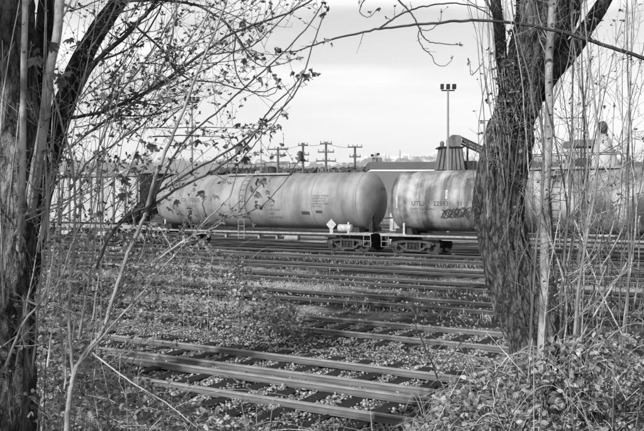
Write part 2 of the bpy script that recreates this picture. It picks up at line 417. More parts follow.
# the air between the yard and the mountains
mb = MB(); mb.box((0, 0, 395), (26000, 26000, 810))
hz = mb.build('haze', M['white']); tag(hz, kind='stuff'); hz.data.materials.clear()
mh = bpy.data.materials.new('haze air'); mh.use_nodes = True; _n = mh.node_tree.nodes
_n.remove(_n['Principled BSDF']); _v = _n.new('ShaderNodeVolumePrincipled'); _v.inputs['Density'].default_value = .9e-4
_v.inputs['Color'].default_value = (.93, .93, .93, 1); _v.inputs['Anisotropy'].default_value = 0
mh.node_tree.links.new(_v.outputs[0], _n['Material Output'].inputs['Volume']); hz.data.materials.append(mh)

# ------------------------------------------------------------------ tracks
def rail_profile():
    return [(-.065, -.140), (.065, -.140), (.065, -.128), (.011, -.116), (.011, -.045), (.035, -.036), (.035, -.006), (.027, 0), (-.027, 0), (-.035, -.006), (-.035, -.036), (-.011, -.045), (-.011, -.116), (-.065, -.128)]
RP = [(x, z*.74) for x, z in rail_profile()]
def rail(q, u0, u1, root, tilt=0.0, base=None, m=None):
    mb = MB(); n = len(RP); us = np.arange(u0, u1+.01, 3.0); vs = []; fs = []
    for u in us:
        w = .008*math.sin(u*.9+q)+.006*math.sin(u*.37+2*q)
        qq = q+tilt*u+w
        for (a, z) in RP: vs.append((u, qq+a-base, z+.006*math.sin(u*.5+q)))
    for i in range(len(us)-1):
        for a in range(n): fs.append((i*n+a, (i+1)*n+a, (i+1)*n+(a+1) % n, i*n+(a+1) % n))
    fs.append(tuple(range(n))); fs.append(tuple((len(us)-1)*n+a for a in range(n-1, -1, -1)))
    mb.add(vs, fs); o = mb.build('rail', m or M['rail'], root)
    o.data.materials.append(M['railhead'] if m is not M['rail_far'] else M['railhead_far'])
    for p in o.data.polygons:
        if p.normal.z > .9 or p.center.z > -.030: p.material_index = 1  # head sides stay light, the web keeps rust and painted shade
    return o
def joint(root, u, y):
    mb = MB(); mb.box((u, y-.024, -.055), (.62, .02, .045))
    for k in (-.24, -.14, .14, .24): mb.tube([(u+k, y-.033, -.055), (u+k, y-.058, -.055)], .014, 6)
    mb.build('joint_bar', M['steel_mid'], root)
def sleeper_mesh(L_):
    mb = MB(); mb.box((0, 0, -.235), (.23, L_, .15)); 
    return mb
def track(q, label, rails, single, length=2.6, u0=-60, u1=60):
    x, y = yard(0, q); r = empty('railway_track', (x, y, 0), -ANG)
    tag(r, label, 'railway track', 'parallel tracks of the rail yard')
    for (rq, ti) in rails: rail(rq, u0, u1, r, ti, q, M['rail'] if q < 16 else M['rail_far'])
    if single:
        base = None
        n = 0
        us = np.arange(-16, 14, .56)
        for u in us:
            if base is None:
                base = MB().box((0, 0, -.165), (.235, length, .15)).build('sleeper', M['tie'], r, bevel=.012); o = base
            else:
                o = base.copy(); COL.objects.link(o); o.parent = r
            o.location = (u+rnd.uniform(-.03, .03), rnd.uniform(-.06, .06), rnd.uniform(-.012, .0)); o.rotation_euler = (0, 0, rnd.uniform(-.03, .03))
        rest = [u for u in np.arange(u0, u1, .56) if u < -16.3 or u > 14]
    else: rest = np.arange(u0, u1, .56)
    mb = MB()
    for u in rest: mb.box((u, rnd.uniform(-.05, .05), -.198+rnd.uniform(-.008, .01)), (.235, length, .15), rnd.uniform(-.03, .03))
    mb.build('sleepers', M['tie'], r, kind='stuff')
    return r
track(10.35, 'nearest railway track of four close rails where two lines run together', [(11.6, 0), (10.1, 0), (10.62, .008), (9.1, .008)], True, 4.2)
_ft = [o for o in COL.objects if o.name.startswith('railway_track')][0]
for (u_, q_) in ((-1.6, 9.1), (-2.4, 10.62), (2.1, 10.1), (-3.6, 11.6), (3.2, 9.1)): joint(_ft, u_, q_-10.35+(.008*u_ if q_ in (9.1, 10.62) else 0))
names = ['second railway track from the front, beyond the pale strip of gravel',
         'third railway track from the front, with dark shadow patches between its rails',
         'fourth railway track from the front, crossing the dry grass strip',
         'fifth railway track from the front, half sunk in cinders and grass',
         'empty railway track directly in front of the tank cars',
         'railway track that carries the tank cars and the covered hopper']
for q, nm in zip(TRACKS, names):
    track(q, nm, [(q-.75, 0), (q+.75, 0)], q < 16)

# ballast stones
def stone_templates():
    T = []
    for k in range(6):
        v = []
        for i in (-1, 1):
            for j in (-1, 1):
                for l in (-1, 1):
                    v.append((i*.5*rnd.uniform(.55, 1.1), j*.42*rnd.uniform(.5, 1.1), l*.33*rnd.uniform(.5, 1.1)))
        f = [(0, 1, 3, 2), (4, 6, 7, 5), (0, 4, 5, 1), (2, 3, 7, 6), (0, 2, 6, 4), (1, 5, 7, 3)]
        T.append((v, f))
    return T
ST = [Scatter(*t) for t in stone_templates()]
def scatter_stones(n, q0, q1, smin, smax, u0, u1, crib=0):
    u = rng.uniform(u0, u1, n); q = rng.uniform(q0, q1, n)
    X = DX*u+NX*q; Y = DY*u+NY*q
    inview = (np.abs(X) < .43*Y+1.2) & (Y > 6)
    rails_ = np.array(FRONT+[c+s for c in TRACKS for s in (-.75, .75)])
    ok = inview & (np.min(np.abs(q[:, None]-rails_[None, :]), 1) > .085)
    X, Y, u, q = X[ok], Y[ok], u[ok], q[ok]
    Z = ground_h(X, Y)
    tie = ((np.abs(((u+16) % .56)-0) < .12) | (np.abs(((u+16) % .56)-.56) < .12)) & (((q > 8.3) & (q < 12.4)) | (np.abs(q-15.15) < 1.3))
    den = vnoise(X*1.3+3, Y*1.3, 3)
    for x, y, z, t, d in zip(X, Y, Z, tie, den):
        if t and (crib or rnd.random() < .93): continue
        if crib: z = z+rnd.uniform(0, crib)
        if d < .34 and rnd.random() < .6: continue
        s = rnd.uniform(smin, smax)
        ST[rnd.randrange(6)].add((x, y, z+s*.12), rrot(.7), s)
scatter_stones(80000, 8.0, 17.2, .02, .048, -13, 13)
scatter_stones(34000, 8.3, 12.5, .025, .052, -12, 9, crib=.035)
scatter_stones(17000, 13.7, 16.5, .028, .055, -15, 10, crib=.035)
scatter_stones(500, 8.0, 17.2, .06, .10, -13, 13)
scatter_stones(9000, 17.2, 27, .03, .07, -24, 14)
bal = empty('ballast'); tag(bal, kind='stuff')
for s in ST: s.build('stones', M['stone'], bal)

# dry grass and weeds between the tracks
BL = Scatter([(-.5, 0, 0), (.5, 0, 0), (.3, .12, .55), (0, .45, 1)], [(0, 1, 2), (0, 2, 3)])
n = 42000
u = rng.uniform(-26, 16, n); q = rng.uniform(16.9, 36, n); X = DX*u+NX*q; Y = DY*u+NY*q
den = vnoise(u*.35+7, q*1.1+3, 4)
near = np.min(np.abs(q[:, None]-np.array(TRACKS)[None, :]), 1)
ok = (np.abs(X) < .43*Y+1) & (den > .54) & (near > .95)
X, Y = X[ok], Y[ok]; Z = ground_h(X, Y)
for x, y, z in zip(X, Y, Z):
    h = rnd.uniform(.06, .2); m_ = rotm(rnd.uniform(-.5, .5), rnd.uniform(-.5, .5), rnd.uniform(0, 6.28))@np.diag([.018, h, h])
    BL.add((x, y, z-.01), m_, 1)
BL.build('dry_grass', M['grass'])

# ------------------------------------------------------------------ rolling stock
def bogie(root, x):
    b = empty('bogie', (x, 0, 0)); b.parent = root
    for ax in (-.89, .89):
        for sy in (-.75, .75):
            mb = MB()
            s = 1 if sy > 0 else -1
            prof = [(0, .05), (0, .09), (-.02, .14), (-.045, .17), (-.045, .34), (0, .385), (0, .43), (.09, .455), (.1, .40), (.1, .05)]
            mb.lathe([(h*s, r) for h, r in prof], 36, 'y', (ax, sy+.0*s, .455))
            w = mb.build('wheel', M['wheel'] if sy < 0 else M['steel_dark'], b, smooth=False)
        mb = MB(); mb.tube([(ax, -.74, .455), (ax, .74, .455)], .08, 10); mb.build('axle', M['steel_dark'], b)
    for sy in (-1, 1):
        y0, y1 = (-1.06, -.94) if sy < 0 else (.94, 1.06)
        # cast side frame: arched top member, dipping lower member, with two openings
        m_ = MB()
        m_.prism([(-1.12, .56), (-.95, .62), (-.5, .70), (.5, .70), (.95, .62), (1.12, .56), (1.12, .48), (.9, .50), (.45, .58), (-.45, .58), (-.9, .50), (-1.12, .48)], y0, y1)
        m_.prism([(-.95, .499), (-.80, .499), (-.36, .255), (-.36, .14)], y0+.01, y1-.01)
        m_.prism([(.80, .499), (.95, .499), (.36, .14), (.36, .255)], y0+.01, y1-.01)
        m_.prism([(-.36, .14), (.36, .14), (.36, .24), (-.36, .24)], y0, y1)
        m_.box((-.36, (y0+y1)/2, .41), (.09, .1, .335)); m_.box((.36, (y0+y1)/2, .41), (.09, .1, .335))
        m_.build('side_frame', M['steel_mid'], b)
        sp = MB()
        for k in (-.2, 0, .2):
            hx = [(k+.07*math.cos(t*.9), (y0+y1)/2+.05*math.sin(t*.9), .25+.008*t+.002) for t in range(0, 38)]
            sp.tube(hx, .016, 5)
        sp.build('springs', M['steel_mid'], b)
        for ax in (-.89, .89):
            mb = MB(); s = sy; mb.lathe([(0, .13), (.14*s, .13), (.16*s, .09), (.17*s, .05)], 14, 'y', (ax, y1 if s > 0 else y0, .455))
            mb.box((ax, (y0+y1)/2, .50), (.26, .12, .12)); mb.build('axle_box', M['steel_mid'], b)
    MB().box((0, 0, .52), (.36, 1.9, .3)).build('bolster', M['steel_dark'], b)
    return b

def wrap(me_verts, R, zc, x0, a0):
    o = []
    for (tx, ty) in me_verts:
        a = a0+ty/R; o.append((x0+tx, -(R+.006)*math.cos(a), zc+(R+.006)*math.sin(a)))
    return o
def text_mesh(body, size):
    c = bpy.data.curves.new('t', 'FONT'); c.body = body; c.size = size; c.resolution_u = 2
    o = bpy.data.objects.new('t', c); COL.objects.link(o)
    dg = bpy.context.evaluated_depsgraph_get(); dg.update()
    me = bpy.data.meshes.new_from_object(o.evaluated_get(dg))
    bpy.data.objects.remove(o)
    return me
def lettering(root, body, size, R, zc, x0, a0, m, bold=0):
    me = text_mesh(body, size)
    vs = wrap([(v.co.x, v.co.y) for v in me.vertices], R, zc, x0, a0)
    for v, p in zip(me.vertices, vs): v.co = p
    me.materials.clear(); me.materials.append(m)
    if bold:
        pass
    return link('lettering', me, root)

RT, ZT = 1.52, 2.66
def patch(root, name, x0, x1, a0, a1, m, R=RT, lift=.008):
    mb = MB(); k = 8; vs = []; fs = []
    for i in range(k+1):
        a = a0+(a1-a0)*i/k
        for x in (x0, x1): vs.append((x, -(R+lift)*math.cos(a), ZT+(R+lift)*math.sin(a)))
    for i in range(k): fs.append((2*i, 2*i+1, 2*i+3, 2*i+2))
    mb.add(vs, fs); o = mb.build(name, m, root)
    s = o.modifiers.new('s', 'SOLIDIFY'); s.thickness = .004
    return o
def tank_car(t_mid, half, label, tm, second=False):
    cx, cy = 5.92-.857*t_mid, 40.2+.515*t_mid
    r = empty('tank_car', (cx, cy, 0), -ANG); tag(r, label, 'tank car', 'tank cars on the far track')
    prof = []
    hd = .74
    for k in range(13):
        a = math.pi/2*k/12; prof.append((-half-hd*math.cos(a), max(.02, RT*math.sin(a)**.95)))
    ns = 6
    for k in range(1, 4*ns):
        prof.append((-half+2*half*k/(4*ns), RT))
    for k in range(12, -1, -1):
        a = math.pi/2*k/12; prof.append((half+hd*math.cos(a), max(.02, RT*math.sin(a)**.95)))
    MB().lathe(prof, 72, 'x', (0, 0, ZT)).build('shell', tm, r, smooth=True)
    for k in range(0, 6):                      # girth welds
        x = -half+2*half*k/5
        mb = MB(); mb.lathe([(-.03, RT-.01), (-.02, RT+.008), (.02, RT+.008), (.03, RT-.01)], 72, 'x', (x, 0, ZT)); mb.build('weld_seam', M['seam1'], r, smooth=True)
    # under-frame
    MB().box((0, 0, .86), (2*half+2.0, .36, .34)).build('centre_sill', M['steel_dark'], r)
    for sy in (-1, 1):
        mb = MB(); mb.box((0, sy*1.45, .93), (2*half+1.7, .05, .075)); mb.box((0, sy*1.40, .965), (2*half+1.7, .1, .025))
        mb.build('side_sill', M['sill'], r)
        for ex in (-1, 1):
            MB().box((ex*(half-.35), sy*.95, 1.12), (1.0, .7, .34), top=.8).build('saddle', M['steel_dark'], r)
            mb = MB(); mb.box((ex*(half+.2), sy*.85, 1.0), (1.5, 1.15, .05)); mb.build('end_platform', M['sill'], r)
            # corner step
            mb = MB(); x = ex*(half+.62)
            mb.tube([(x-.2, sy*1.42, .9), (x-.2, sy*1.42, .35), (x+.2, sy*1.42, .35), (x+.2, sy*1.42, .9)], .02, 5)
            mb.tube([(x-.2, sy*1.42, .62), (x+.2, sy*1.42, .62)], .018, 5); mb.build('step', M['sill'], r)
            # end handrail up from the platform
            mb = MB(); x = ex*(half-.45)
            mb.box((x, sy*1.44, 1.26), (.10, .04, .60)); mb.build('post', M['white'], r)
            mb = MB(); x = ex*(half+.75)
            mb.tube([(x, sy*1.4, 1.0), (x, sy*1.4, 1.75), (x, 0, 1.78)], .018, 5); mb.build('handrail', M['steel_mid'], r)
    for ex in (-1, 1):
        MB().box((ex*(half+1.0), 0, .86), (.12, 1.1, .34)).build('end_sill', M['steel_dark'], r)
        mb = MB(); mb.box((ex*(half+1.22), 0, .82), (.4, .2, .24)); mb.box((ex*(half+1.36), .07*ex, .82), (.16, .3, .3)); mb.build('coupler', M['steel_dark'], r)
        bogie(r, ex*(half-.76))
    # brake stand on the right hand end
    mb = MB(); xb = half+.62
    mb.box((xb, -.85, 1.45), (.12, .18, .9)); mb.box((xb, -.62, 1.3), (.08, .1, .6)); mb.build('brake_stand', M['steel_dark'], r)
    mb = MB(); ring = [(xb+.12+.0*math.cos(a), -.85+.26*math.cos(a), 1.75+.26*math.sin(a)) for a in np.linspace(0, 6.283, 20)]
    mb.tube(ring, .018, 5)
    for a in (0, 2.09, 4.18): mb.tube([(xb+.12, -.85, 1.75), (xb+.12, -.85+.26*math.cos(a), 1.75+.26*math.sin(a))], .012, 4)
    mb.build('brake_wheel', M['steel_mid'], r)
    # brake gear under the middle
    mb = MB(); mb.tube([(-half+2.2, -.8, .72), (half-2.2, -.8, .72)], .03, 6)
    mb.build('brake_pipe', M['sill'], r)
    mb = MB(); mb.lathe([(-.45, .02), (-.42, .16), (.42, .16), (.45, .02)], 16, 'x', (half-4.1, -1.15, .66)); mb.build('air_reservoir', M['sill'], r)
    for k in (-3.2, -1.9, .4, 1.6): MB().box((k, -1.1, .72), (.12, .2, .3)).build('hanger', M['sill'], r)
    # top walkway
    wl = 2.15
    mb = MB()
    for sy in (-.55, .55): mb.box((0, sy, ZT+RT+.0), (2*wl, .35, .05))
    mb.box((0, -.74, ZT+RT-.03), (2*wl, .03, .1)); mb.build('walkway', M['sill'], r)
    for sx in (-1, 1):
        for sy in (-.72, .72):
            mb = MB(); a, b = (sx*.45, sx*wl)
            z0, z1 = ZT+RT-.05, ZT+RT+.62
            mb.tube([(a, sy, z0), (a, sy, z1-.1), (a+sx*.05, sy, z1), (b-sx*.05, sy, z1), (b, sy, z1-.1), (b, sy, z0)], .025, 6)
            mb.build('guard_rail', M['steel_mid'], r)
    mb = MB(); mb.lathe([(ZT+RT-.15, .36), (ZT+RT+.36, .36), (ZT+RT+.40, .33), (ZT+RT+.44, .1)], 24, 'z', (.35, 0, 0)); mb.build('dome', M['steel_mid'], r)
    mb = MB(); mb.lathe([(ZT+RT-.1, .22), (ZT+RT+.16, .22), (ZT+RT+.2, .1)], 18, 'z', (-.45, 0, 0)); mb.build('valve_cover', M['sill'], r)
    # ladder down the near side
    for sy in (-1, 1):
        mb = MB()
        for x in (-.45, -.05):
            pts = []
            for a in np.linspace(78, 0, 12): pts.append((x-.25, sy*(RT+.1)*math.cos(R_(a)), ZT+(RT+.1)*math.sin(R_(a))))
            pts.append((x-.25, sy*1.58, .55)); mb.tube(pts, .022, 5)
        for a in np.linspace(70, 0, 7): mb.tube([(-.7, sy*(RT+.1)*math.cos(R_(a)), ZT+(RT+.1)*math.sin(R_(a))), (-.3, sy*(RT+.1)*math.cos(R_(a)), ZT+(RT+.1)*math.sin(R_(a)))], .016, 4)
        for z in (2.3, 1.95, 1.6, 1.25, .9, .58): mb.tube([(-.7, sy*1.59, z), (-.3, sy*1.59, z)], .016, 4)
        mb.build('ladder', M['sill'], r)
    return r
M['seam1'] = mat('weld line', .19, .7, .3, 2)
t1 = tank_car(10.7, 6.7, 'plain light grey tank car at the left with a white placard by its right bogie', M['tank1'])
t2 = tank_car(-6.68, 8.43, 'stained streaky tank car with graffiti passing behind the leaning tree trunk', M['tank2'])
# tank 1 markings
H1 = 6.7
lettering(t1, 'CX', .30, RT, ZT, -4.95, R_(-2), M['black'])
lettering(t1, '72025', .30, RT, ZT, -4.3, R_(-2), M['black'])
lettering(t1, '72025', .16, RT, ZT, -4.3, R_(-14), M['steel_mid'])
for k, (w) in enumerate((.75, .8, .95, .6, 1.0)):
    lettering(t1, ('LD LMT', 'LT WT', 'CAPY GALS', 'NEW', 'BLT TESTED')[k], .17, RT, ZT, 1.15, R_(-3-k*9), M['steel_mid'])
patch(t1, 'label_plate', 3.35, 3.85, R_(-29), R_(-22), M['black'])
patch(t1, 'label_plate', 4.25, 4.65, R_(-25), R_(-20), M['black'])
for k in range(5):
    lettering(t1, ('STENCIL TESTED', 'SAFETY VALVE', 'TANK RETEST', 'INTERIOR LINED', 'DOT SPEC')[k], .13, RT, ZT, 4.1, R_(8-k*5.2), M['steel_mid'])
# small stencil on the shaded head
me = text_mesh('CX 72025', .20)
for v in me.vertices:
    y, z = v.co.x-.1, v.co.y+.55; rr = min(.98, math.hypot(y, z)/RT)
    v.co = (H1+.74*math.sqrt(1-rr*rr)+.04, y, ZT+z)
me.materials.clear(); me.materials.append(M['black']); link('lettering', me, t1)
def placard(root, x, y, z):
    mb = MB(); s = .3
    mb.add([(x, y, z-s), (x+s, y, z), (x, y, z+s), (x-s, y, z), (x, y+.02, z-s), (x+s, y+.02, z), (x, y+.02, z+s), (x-s, y+.02, z)],
           [(0, 1, 2, 3), (7, 6, 5, 4), (0, 4, 5, 1), (1, 5, 6, 2), (2, 6, 7, 3), (3, 7, 4, 0)])
    mb.box((x, y+.03, z-.35), (.2, .03, .3))
    mb.build('placard', M['white'], root)
placard(t1, 5.25, -1.50, 1.42)
mb = MB(); mb.lathe([(-.42, .05), (-.38, .2), (.38, .2), (.42, .05)], 18, 'x', (6.0, -1.30, 1.24)); mb.build('air_tank', M['white'], t1)
# tank 2 markings
H2 = 8.43
lettering(t2, 'UTLX', .32, RT, ZT, -7.55, R_(-9), M['black'])
lettering(t2, '22513', .32, RT, ZT, -6.4, R_(-9), M['black'])
for x_ in (-5.15, -5.0): lettering(t2, 'I', .32, RT, ZT, x_, R_(-9), M['black'])
lettering(t2, 'CAPY 22500 GALS', .16, RT, ZT, -7.6, R_(-17), M['steel_mid'])
patch(t2, 'white_stripe', -5.78, -5.66, R_(4), R_(20), M['white'])
patch(t2, 'white_stripe', -8.4, -8.30, R_(-14), R_(12), M['white'])
mb = MB()
for g in range(5):                            # sprayed tag
    x0 = -5.95+g*.26; pts = []
    for k in range(16):
        tx = x0+.2*math.sin(k*1.7+g)+.02*k; ty = -.66+.24*math.cos(k*1.3+g*2.1)+.03*g
        a = ty/RT; pts.append((tx, -(RT+.002)*math.cos(a), ZT+(RT+.002)*math.sin(a)))
    mb.tube(pts, .026, 4)
mb.build('graffiti', M['black'], t2)

# covered hopper at the left
def hopper(t_end):
    Lh = 14.2; tm = t_end+Lh/2
    r = empty('covered_hopper_car', (5.92-.857*tm, 40.2+.515*tm, 0), -ANG)
    tag(r, 'white ribbed covered hopper car behind the left hand saplings', 'hopper car')
    h = Lh/2
    mb = MB(); mb.prism([(-h, 4.25), (-h, 2.6), (-h+1.9, 1.3), (h-1.9, 1.3), (h, 2.6), (h, 4.25)], -1.46, 1.46); o = mb.build('body', M['hopper_white'], r)
    o.data.materials.append(M['hopper_end_shade'])
    for p in o.data.polygons:
        if abs(p.normal.x) > .5: p.material_index = 1  # ends and slope sheets take the tone with shade painted in
    for sy in (-1, 1):
        for k in range(15):
            x = -h+.15+(Lh-.3)*k/14
            zb = 1.35 if abs(x) < h-1.9 else 1.35+(abs(x)-(h-1.9))*.68
            MB().box((x, sy*1.51, (4.2+zb)/2), (.12, .1, 4.2-zb)).build('rib', M['hopper_rib'], r)
        MB().box((0, sy*1.53, 4.24), (Lh+.1, .14, .14)).build('top_chord', M['hopper_rib'], r)
        MB().box((0, sy*1.50, 1.05), (Lh+1.2, .1, .24)).build('side_sill', M['sill'], r)
        for ex in (-1, 1):
            mb = MB()
            x = ex*(h+.35)
            for dx in (-.2, .2): mb.tube([(x+dx, sy*1.46, .5), (x+dx, sy*1.46, 4.2)], .02, 5)
            for z in np.arange(.6, 4.2, .36): mb.tube([(x-.2, sy*1.46, z), (x+.2, sy*1.46, z)], .016, 4)
            mb.build('ladder', M['steel_dark'], r)
            MB().box((ex*(h-.5), sy*1.3, 1.75), (.12, .12, 1.4)).build('post', M['steel_dark'], r)
    mb = MB(); mb.prism([(-h-.45, 4.3), (h+.45, 4.3), (h+.45, 4.36), (-h-.45, 4.36)], -1.5, 1.5); mb.build('roof', M['hopper_end_shade'], r)
    for k in range(4): MB().box((-h+2.2+k*3.2, 0, 4.46), (1.6, .7, .18)).build('hatch', M['hopper_white'], r)
    for k in range(3):
        x = (k-1)*3.4; MB().prism([(x-1.2, 1.3), (x+1.2, 1.3), (x+.3, .45), (x-.3, .45)], -1.1, 1.1).build('outlet', M['hopper_white'], r)
    MB().box((0, 0, .9), (Lh+1.6, .36, .32)).build('centre_sill', M['steel_dark'], r)
    for ex in (-1, 1):
        bogie(r, ex*(h-.9)); mb = MB(); mb.box((ex*(h+.95), 0, .82), (.5, .26, .26)); mb.build('coupler', M['steel_dark'], r)
        MB().box((ex*(h+.6), 0, .95), (.5, 2.8, .1)).build('end_platform', M['steel_dark'], r)
hopper(19.0)

# ------------------------------------------------------------------ beyond the tracks
def px_box(name, px0, px1, pyt, Y, depth, m, parent=None, zb=-.3, off=(0, 0, 0)):
    a = P(px0, pyt, Y); b = P(px1, pyt, Y)
    return MB().box(((a.x+b.x)/2-off[0], Y+depth/2-off[1], (a.z+zb)/2-off[2]), (b.x-a.x, depth, a.z-zb)).build(name, m, parent)
# low building
Yb = 100
a = P(371, 162, Yb); b = P(640, 162, Yb); w_ = b.x-a.x; cxb = (a.x+b.x)/2
r = empty('warehouse', (cxb, Yb, 0)); tag(r, 'long low flat roofed warehouse with dark parapet and white stripe behind the tanks', 'warehouse')
MB().box((0, 4, 3.0), (w_, 8, 6.6)).build('wall', M['wall_grey'], r)
MB().box((0, 4, 6.42), (w_+.2, 8.2, .26)).build('white_band', M['stripe'], r)
MB().box((0, 4, 7.0), (w_+.4, 8.4, .9)).build('parapet', M['fascia'], r)
for k in range(9): MB().box((-w_/2+2+k*w_/9, -.03, 1.8), (2.2, .1, 3.6)).build('door', M['corr'], r)
MB().box((-w_/2+.9, 2, 7.75), (1.2, 1.2, .6)).build('vent', M['corr'], r)
# lamp on the parapet
r = empty('roof_lamp', P(375, 162, 101)); tag(r, 'small twin floodlight standing on the warehouse parapet', 'lamp')
MB().tube([(0, 0, -.4), (0, 0, 1.0)], .05, 6).build('post', M['mast'], r)
for sx in (-.35, .4): MB().box((sx, 0, .9+.2*sx), (.35, .2, .3)).build('lamp_head', M['steel_dark'], r)
MB().tube([(-.35, 0, .8), (.4, 0, .9)], .03, 5).build('bracket', M['steel_dark'], r)

def light_mast(px, pyt, Y, heads, label):
    t = P(px, pyt, Y); r = empty('floodlight_mast', (t.x, Y, -.2)); h = t.z+.2; tag(r, label, 'light mast', 'floodlight masts of the yard')
    MB().tube([(0, 0, 0), (0, 0, h*.5), (0, 0, h)], [.14, .11, .08], 10).build('pole', M['mast'], r)
    wd = 6.0/F*Y
    MB().box((0, 0, h-.05), (2.2*wd, .12, .1)).build('crossbar', M['steel_dark'], r)
    for k in range(heads):
        x = -wd*1.0+2*wd*k/(heads-1)
        mb = MB(); mb.box((x, -.1, h+.28), (.5*wd, .35, .45), rz=.1*k); mb.build('lamp_head', M['steel_dark'], r)
light_mast(448, 90, 72, 3, 'tall slim floodlight mast with three lamps beside the conveyor shed')
light_mast(192, 102, 82, 4, 'tall floodlight mast with a row of lamps left above the grey tank')

def util_pole(px, pyt, Y, arms, label, extra=None):
    t = P(px, pyt, Y); r = empty('utility_pole', (t.x, Y, -.3)); h = t.z+.3; tag(r, label, 'utility pole', 'utility poles beyond the yard')
    MB().tube([(0, 0, 0), (0, 0, h)], [.26, .17], 8).build('pole', M['pole'], r)
    for (dz, w) in arms:
        MB().box((0, -.2, h-dz), (w, .16, .2)).build('crossarm', M['pole'], r)
        for k in range(4):
            x = -w/2+.12+(w-.24)*k/3; MB().tube([(x, -.2, h-dz+.1), (x, -.2, h-dz+.42)], .08, 5).build('insulator', M['mast'], r)
    if extra: 
        for sx in extra: MB().lathe([(h-2.6, .3), (h-1.4, .3), (h-1.3, .1)], 10, 'z', (sx, -.35, 0)).build('transformer', M['steel_mid'], r)
    return P(px, pyt+1, Y)
poles = [util_pole(278, 147, 130, [(.4, 3.4), (1.3, 2.2)], 'utility pole with a short crowded crossarm behind the tank walkway'),
         util_pole(303, 143, 128, [(.4, 1.6), (1.9, 2.0), (2.9, 1.8), (5.6, 2.0)], 'utility pole with a cylinder transformer, second of the four', (-.45,)),
         util_pole(326, 142, 126, [(.3, 1.9), (1.6, 2.6), (3.0, 3.2), (4.8, 2.8)], 'utility pole with four stacked crossarms, widest of the row'),
         util_pole(355, 146, 132, [(.2, 2.4), (1.8, 1.9), (3.6, 2.3)], 'utility pole nearest to the warehouse corner')]
t = P(484, 121, 150); r = empty('lamp_post', (t.x, 150, -.3)); tag(r, 'distant thin T shaped lamp post just left of the leaning trunk', 'lamp post')
MB().tube([(0, 0, 0), (0, 0, t.z+.3)], .13, 8).build('pole', M['mast'], r); MB().box((0, 0, t.z+.35), (1.9, .2, .14)).build('lamp_arm', M['steel_mid'], r)
t = P(261, 123, 110); r = empty('antenna_mast', (t.x, 110, -.3)); tag(r, 'thin antenna mast rising behind the grey tank car ladder', 'mast')
MB().tube([(0, 0, 0), (0, 0, t.z+.3)], [.12, .05], 6).build('pole', M['mast'], r); MB().box((0, 0, t.z), (1.2, .08, .1)).build('antenna_arm', M['steel_mid'], r)
t = P(400, 150, 160); r = empty('antenna_mast', (t.x, 160, -.3)); tag(r, 'thin bare mast standing behind the middle of the warehouse', 'mast')
MB().tube([(0, 0, 0), (0, 0, t.z+.3)], [.16, .08], 6).build('pole', M['mast'], r)
# overhead lines between the poles
for k in range(3):
    for dz in (0, -2.6):
        a, b = poles[k], poles[k+1]; pts = []
        for s in np.linspace(0, 1, 9): p = a.lerp(b, s); pts.append((p.x, p.y-.2, p.z+dz-1.2*4*s*(1-s)*.3))
        tag(MB().tube(pts, .025, 4).build('overhead_wire', M['steel_dark']), ('upper' if dz == 0 else 'lower')+' overhead wire strung '+('left of the transformer pole', 'between the transformer pole and the widest pole', 'between the widest pole and the pole nearest the warehouse')[k], 'wire', 'overhead wires between the poles')

# sheet-metal shed with the conveyor
Yc = 88; k_ = Yc/F
c = P(452, 147, Yc); r = empty('conveyor_shed', (c.x, Yc, 0)); tag(r, 'tall weathered sheet metal shed with sloping sides beside the conveyor', 'shed')
top = c.z; w0, w1 = 3.1, 2.5
MB().add([(-1.6, 0, 0), (0, 0, 0)], []) if False else None
mb = MB(); mb.prism([(-1.55, top-2.5), (1.5, top-2.5), (1.15, top-.1), (-1.1, top-.1)], 0, 3); mb.build('wall', M['corr'], r)
MB().box((0, 1.5, (top-2.5)/2), (3.0, 2.8, top-2.5)).build('base', M['steel_dark'], r)
for k in range(7):
    x0 = -1.5+k*.49; x1 = -1.08+k*.36
    MB().tube([(x0, -.05, top-2.5), (x1, -.05, top-.1)], .05, 4).build('rib', M['steel_dark'], r)
MB().box((0, 1.5, top), (2.7, 3.4, .14)).build('roof', M['steel_dark'], r)
MB().lathe([(top+.05, .2), (top+.5, .25), (top+.7, .1)], 10, 'z', (-1.0, .6, 0)).build('vent', M['corr'], r)
MB().box((2.1, 1.5, (top-1.4)/2), (1.4, 2, top-1.6)).build('leg', M['steel_dark'], r)
a = P(459, 138, Yc); b = P(520, 166, Yc)
r = empty('conveyor', (a.x, Yc, 0)); tag(r, 'inclined belt conveyor with box head sloping down to the right', 'conveyor')
dv = Vector((b.x-a.x, 0, b.z-a.z)); Ld = dv.length; ang = math.atan2(dv.z, dv.x)
def along(s, d): return (dv.x*s - math.sin(ang)*d, 1.2, a.z+dv.z*s+math.cos(ang)*d)
mb = MB()
for d in (-.32, .32):
    for y in (-.45, .45):
        p, q_ = along(0, d), along(1, d); mb.tube([(p[0], p[1]+y, p[2]), (q_[0], q_[1]+y, q_[2])], .07, 5)
n = 16
for k in range(n):
    for y in (-.45, .45):
        p, q_ = along(k/n, -.32 if k % 2 else .32), along((k+1)/n, .32 if k % 2 else -.32); mb.tube([(p[0], p[1]+y, p[2]), (q_[0], q_[1]+y, q_[2])], .045, 4)
mb.build('truss', M['steel_mid'], r)
mb = MB(); p, q_ = along(0, .05), along(1, .05); mb.tube([p, q_], .2, 4); mb.build('belt', M['mast'], r)
MB().prism([(-1.1, a.z-1.5), (.1, a.z-1.3), (.5, a.z-.1), (.2, a.z+.35), (-.6, a.z+.4), (-1.1, a.z-.1)], .5, 1.9).build('head_box', M['corr'], r)
MB().tube([(1.15, 1.2, 0), (1.15, 1.2, a.z-.6)], .12, 6).build('leg', M['steel_mid'], r)
MB().tube([(5.8, 1.2, 0), (5.8, 1.2, a.z-2.8)], .12, 6).build('leg', M['steel_mid'], r)

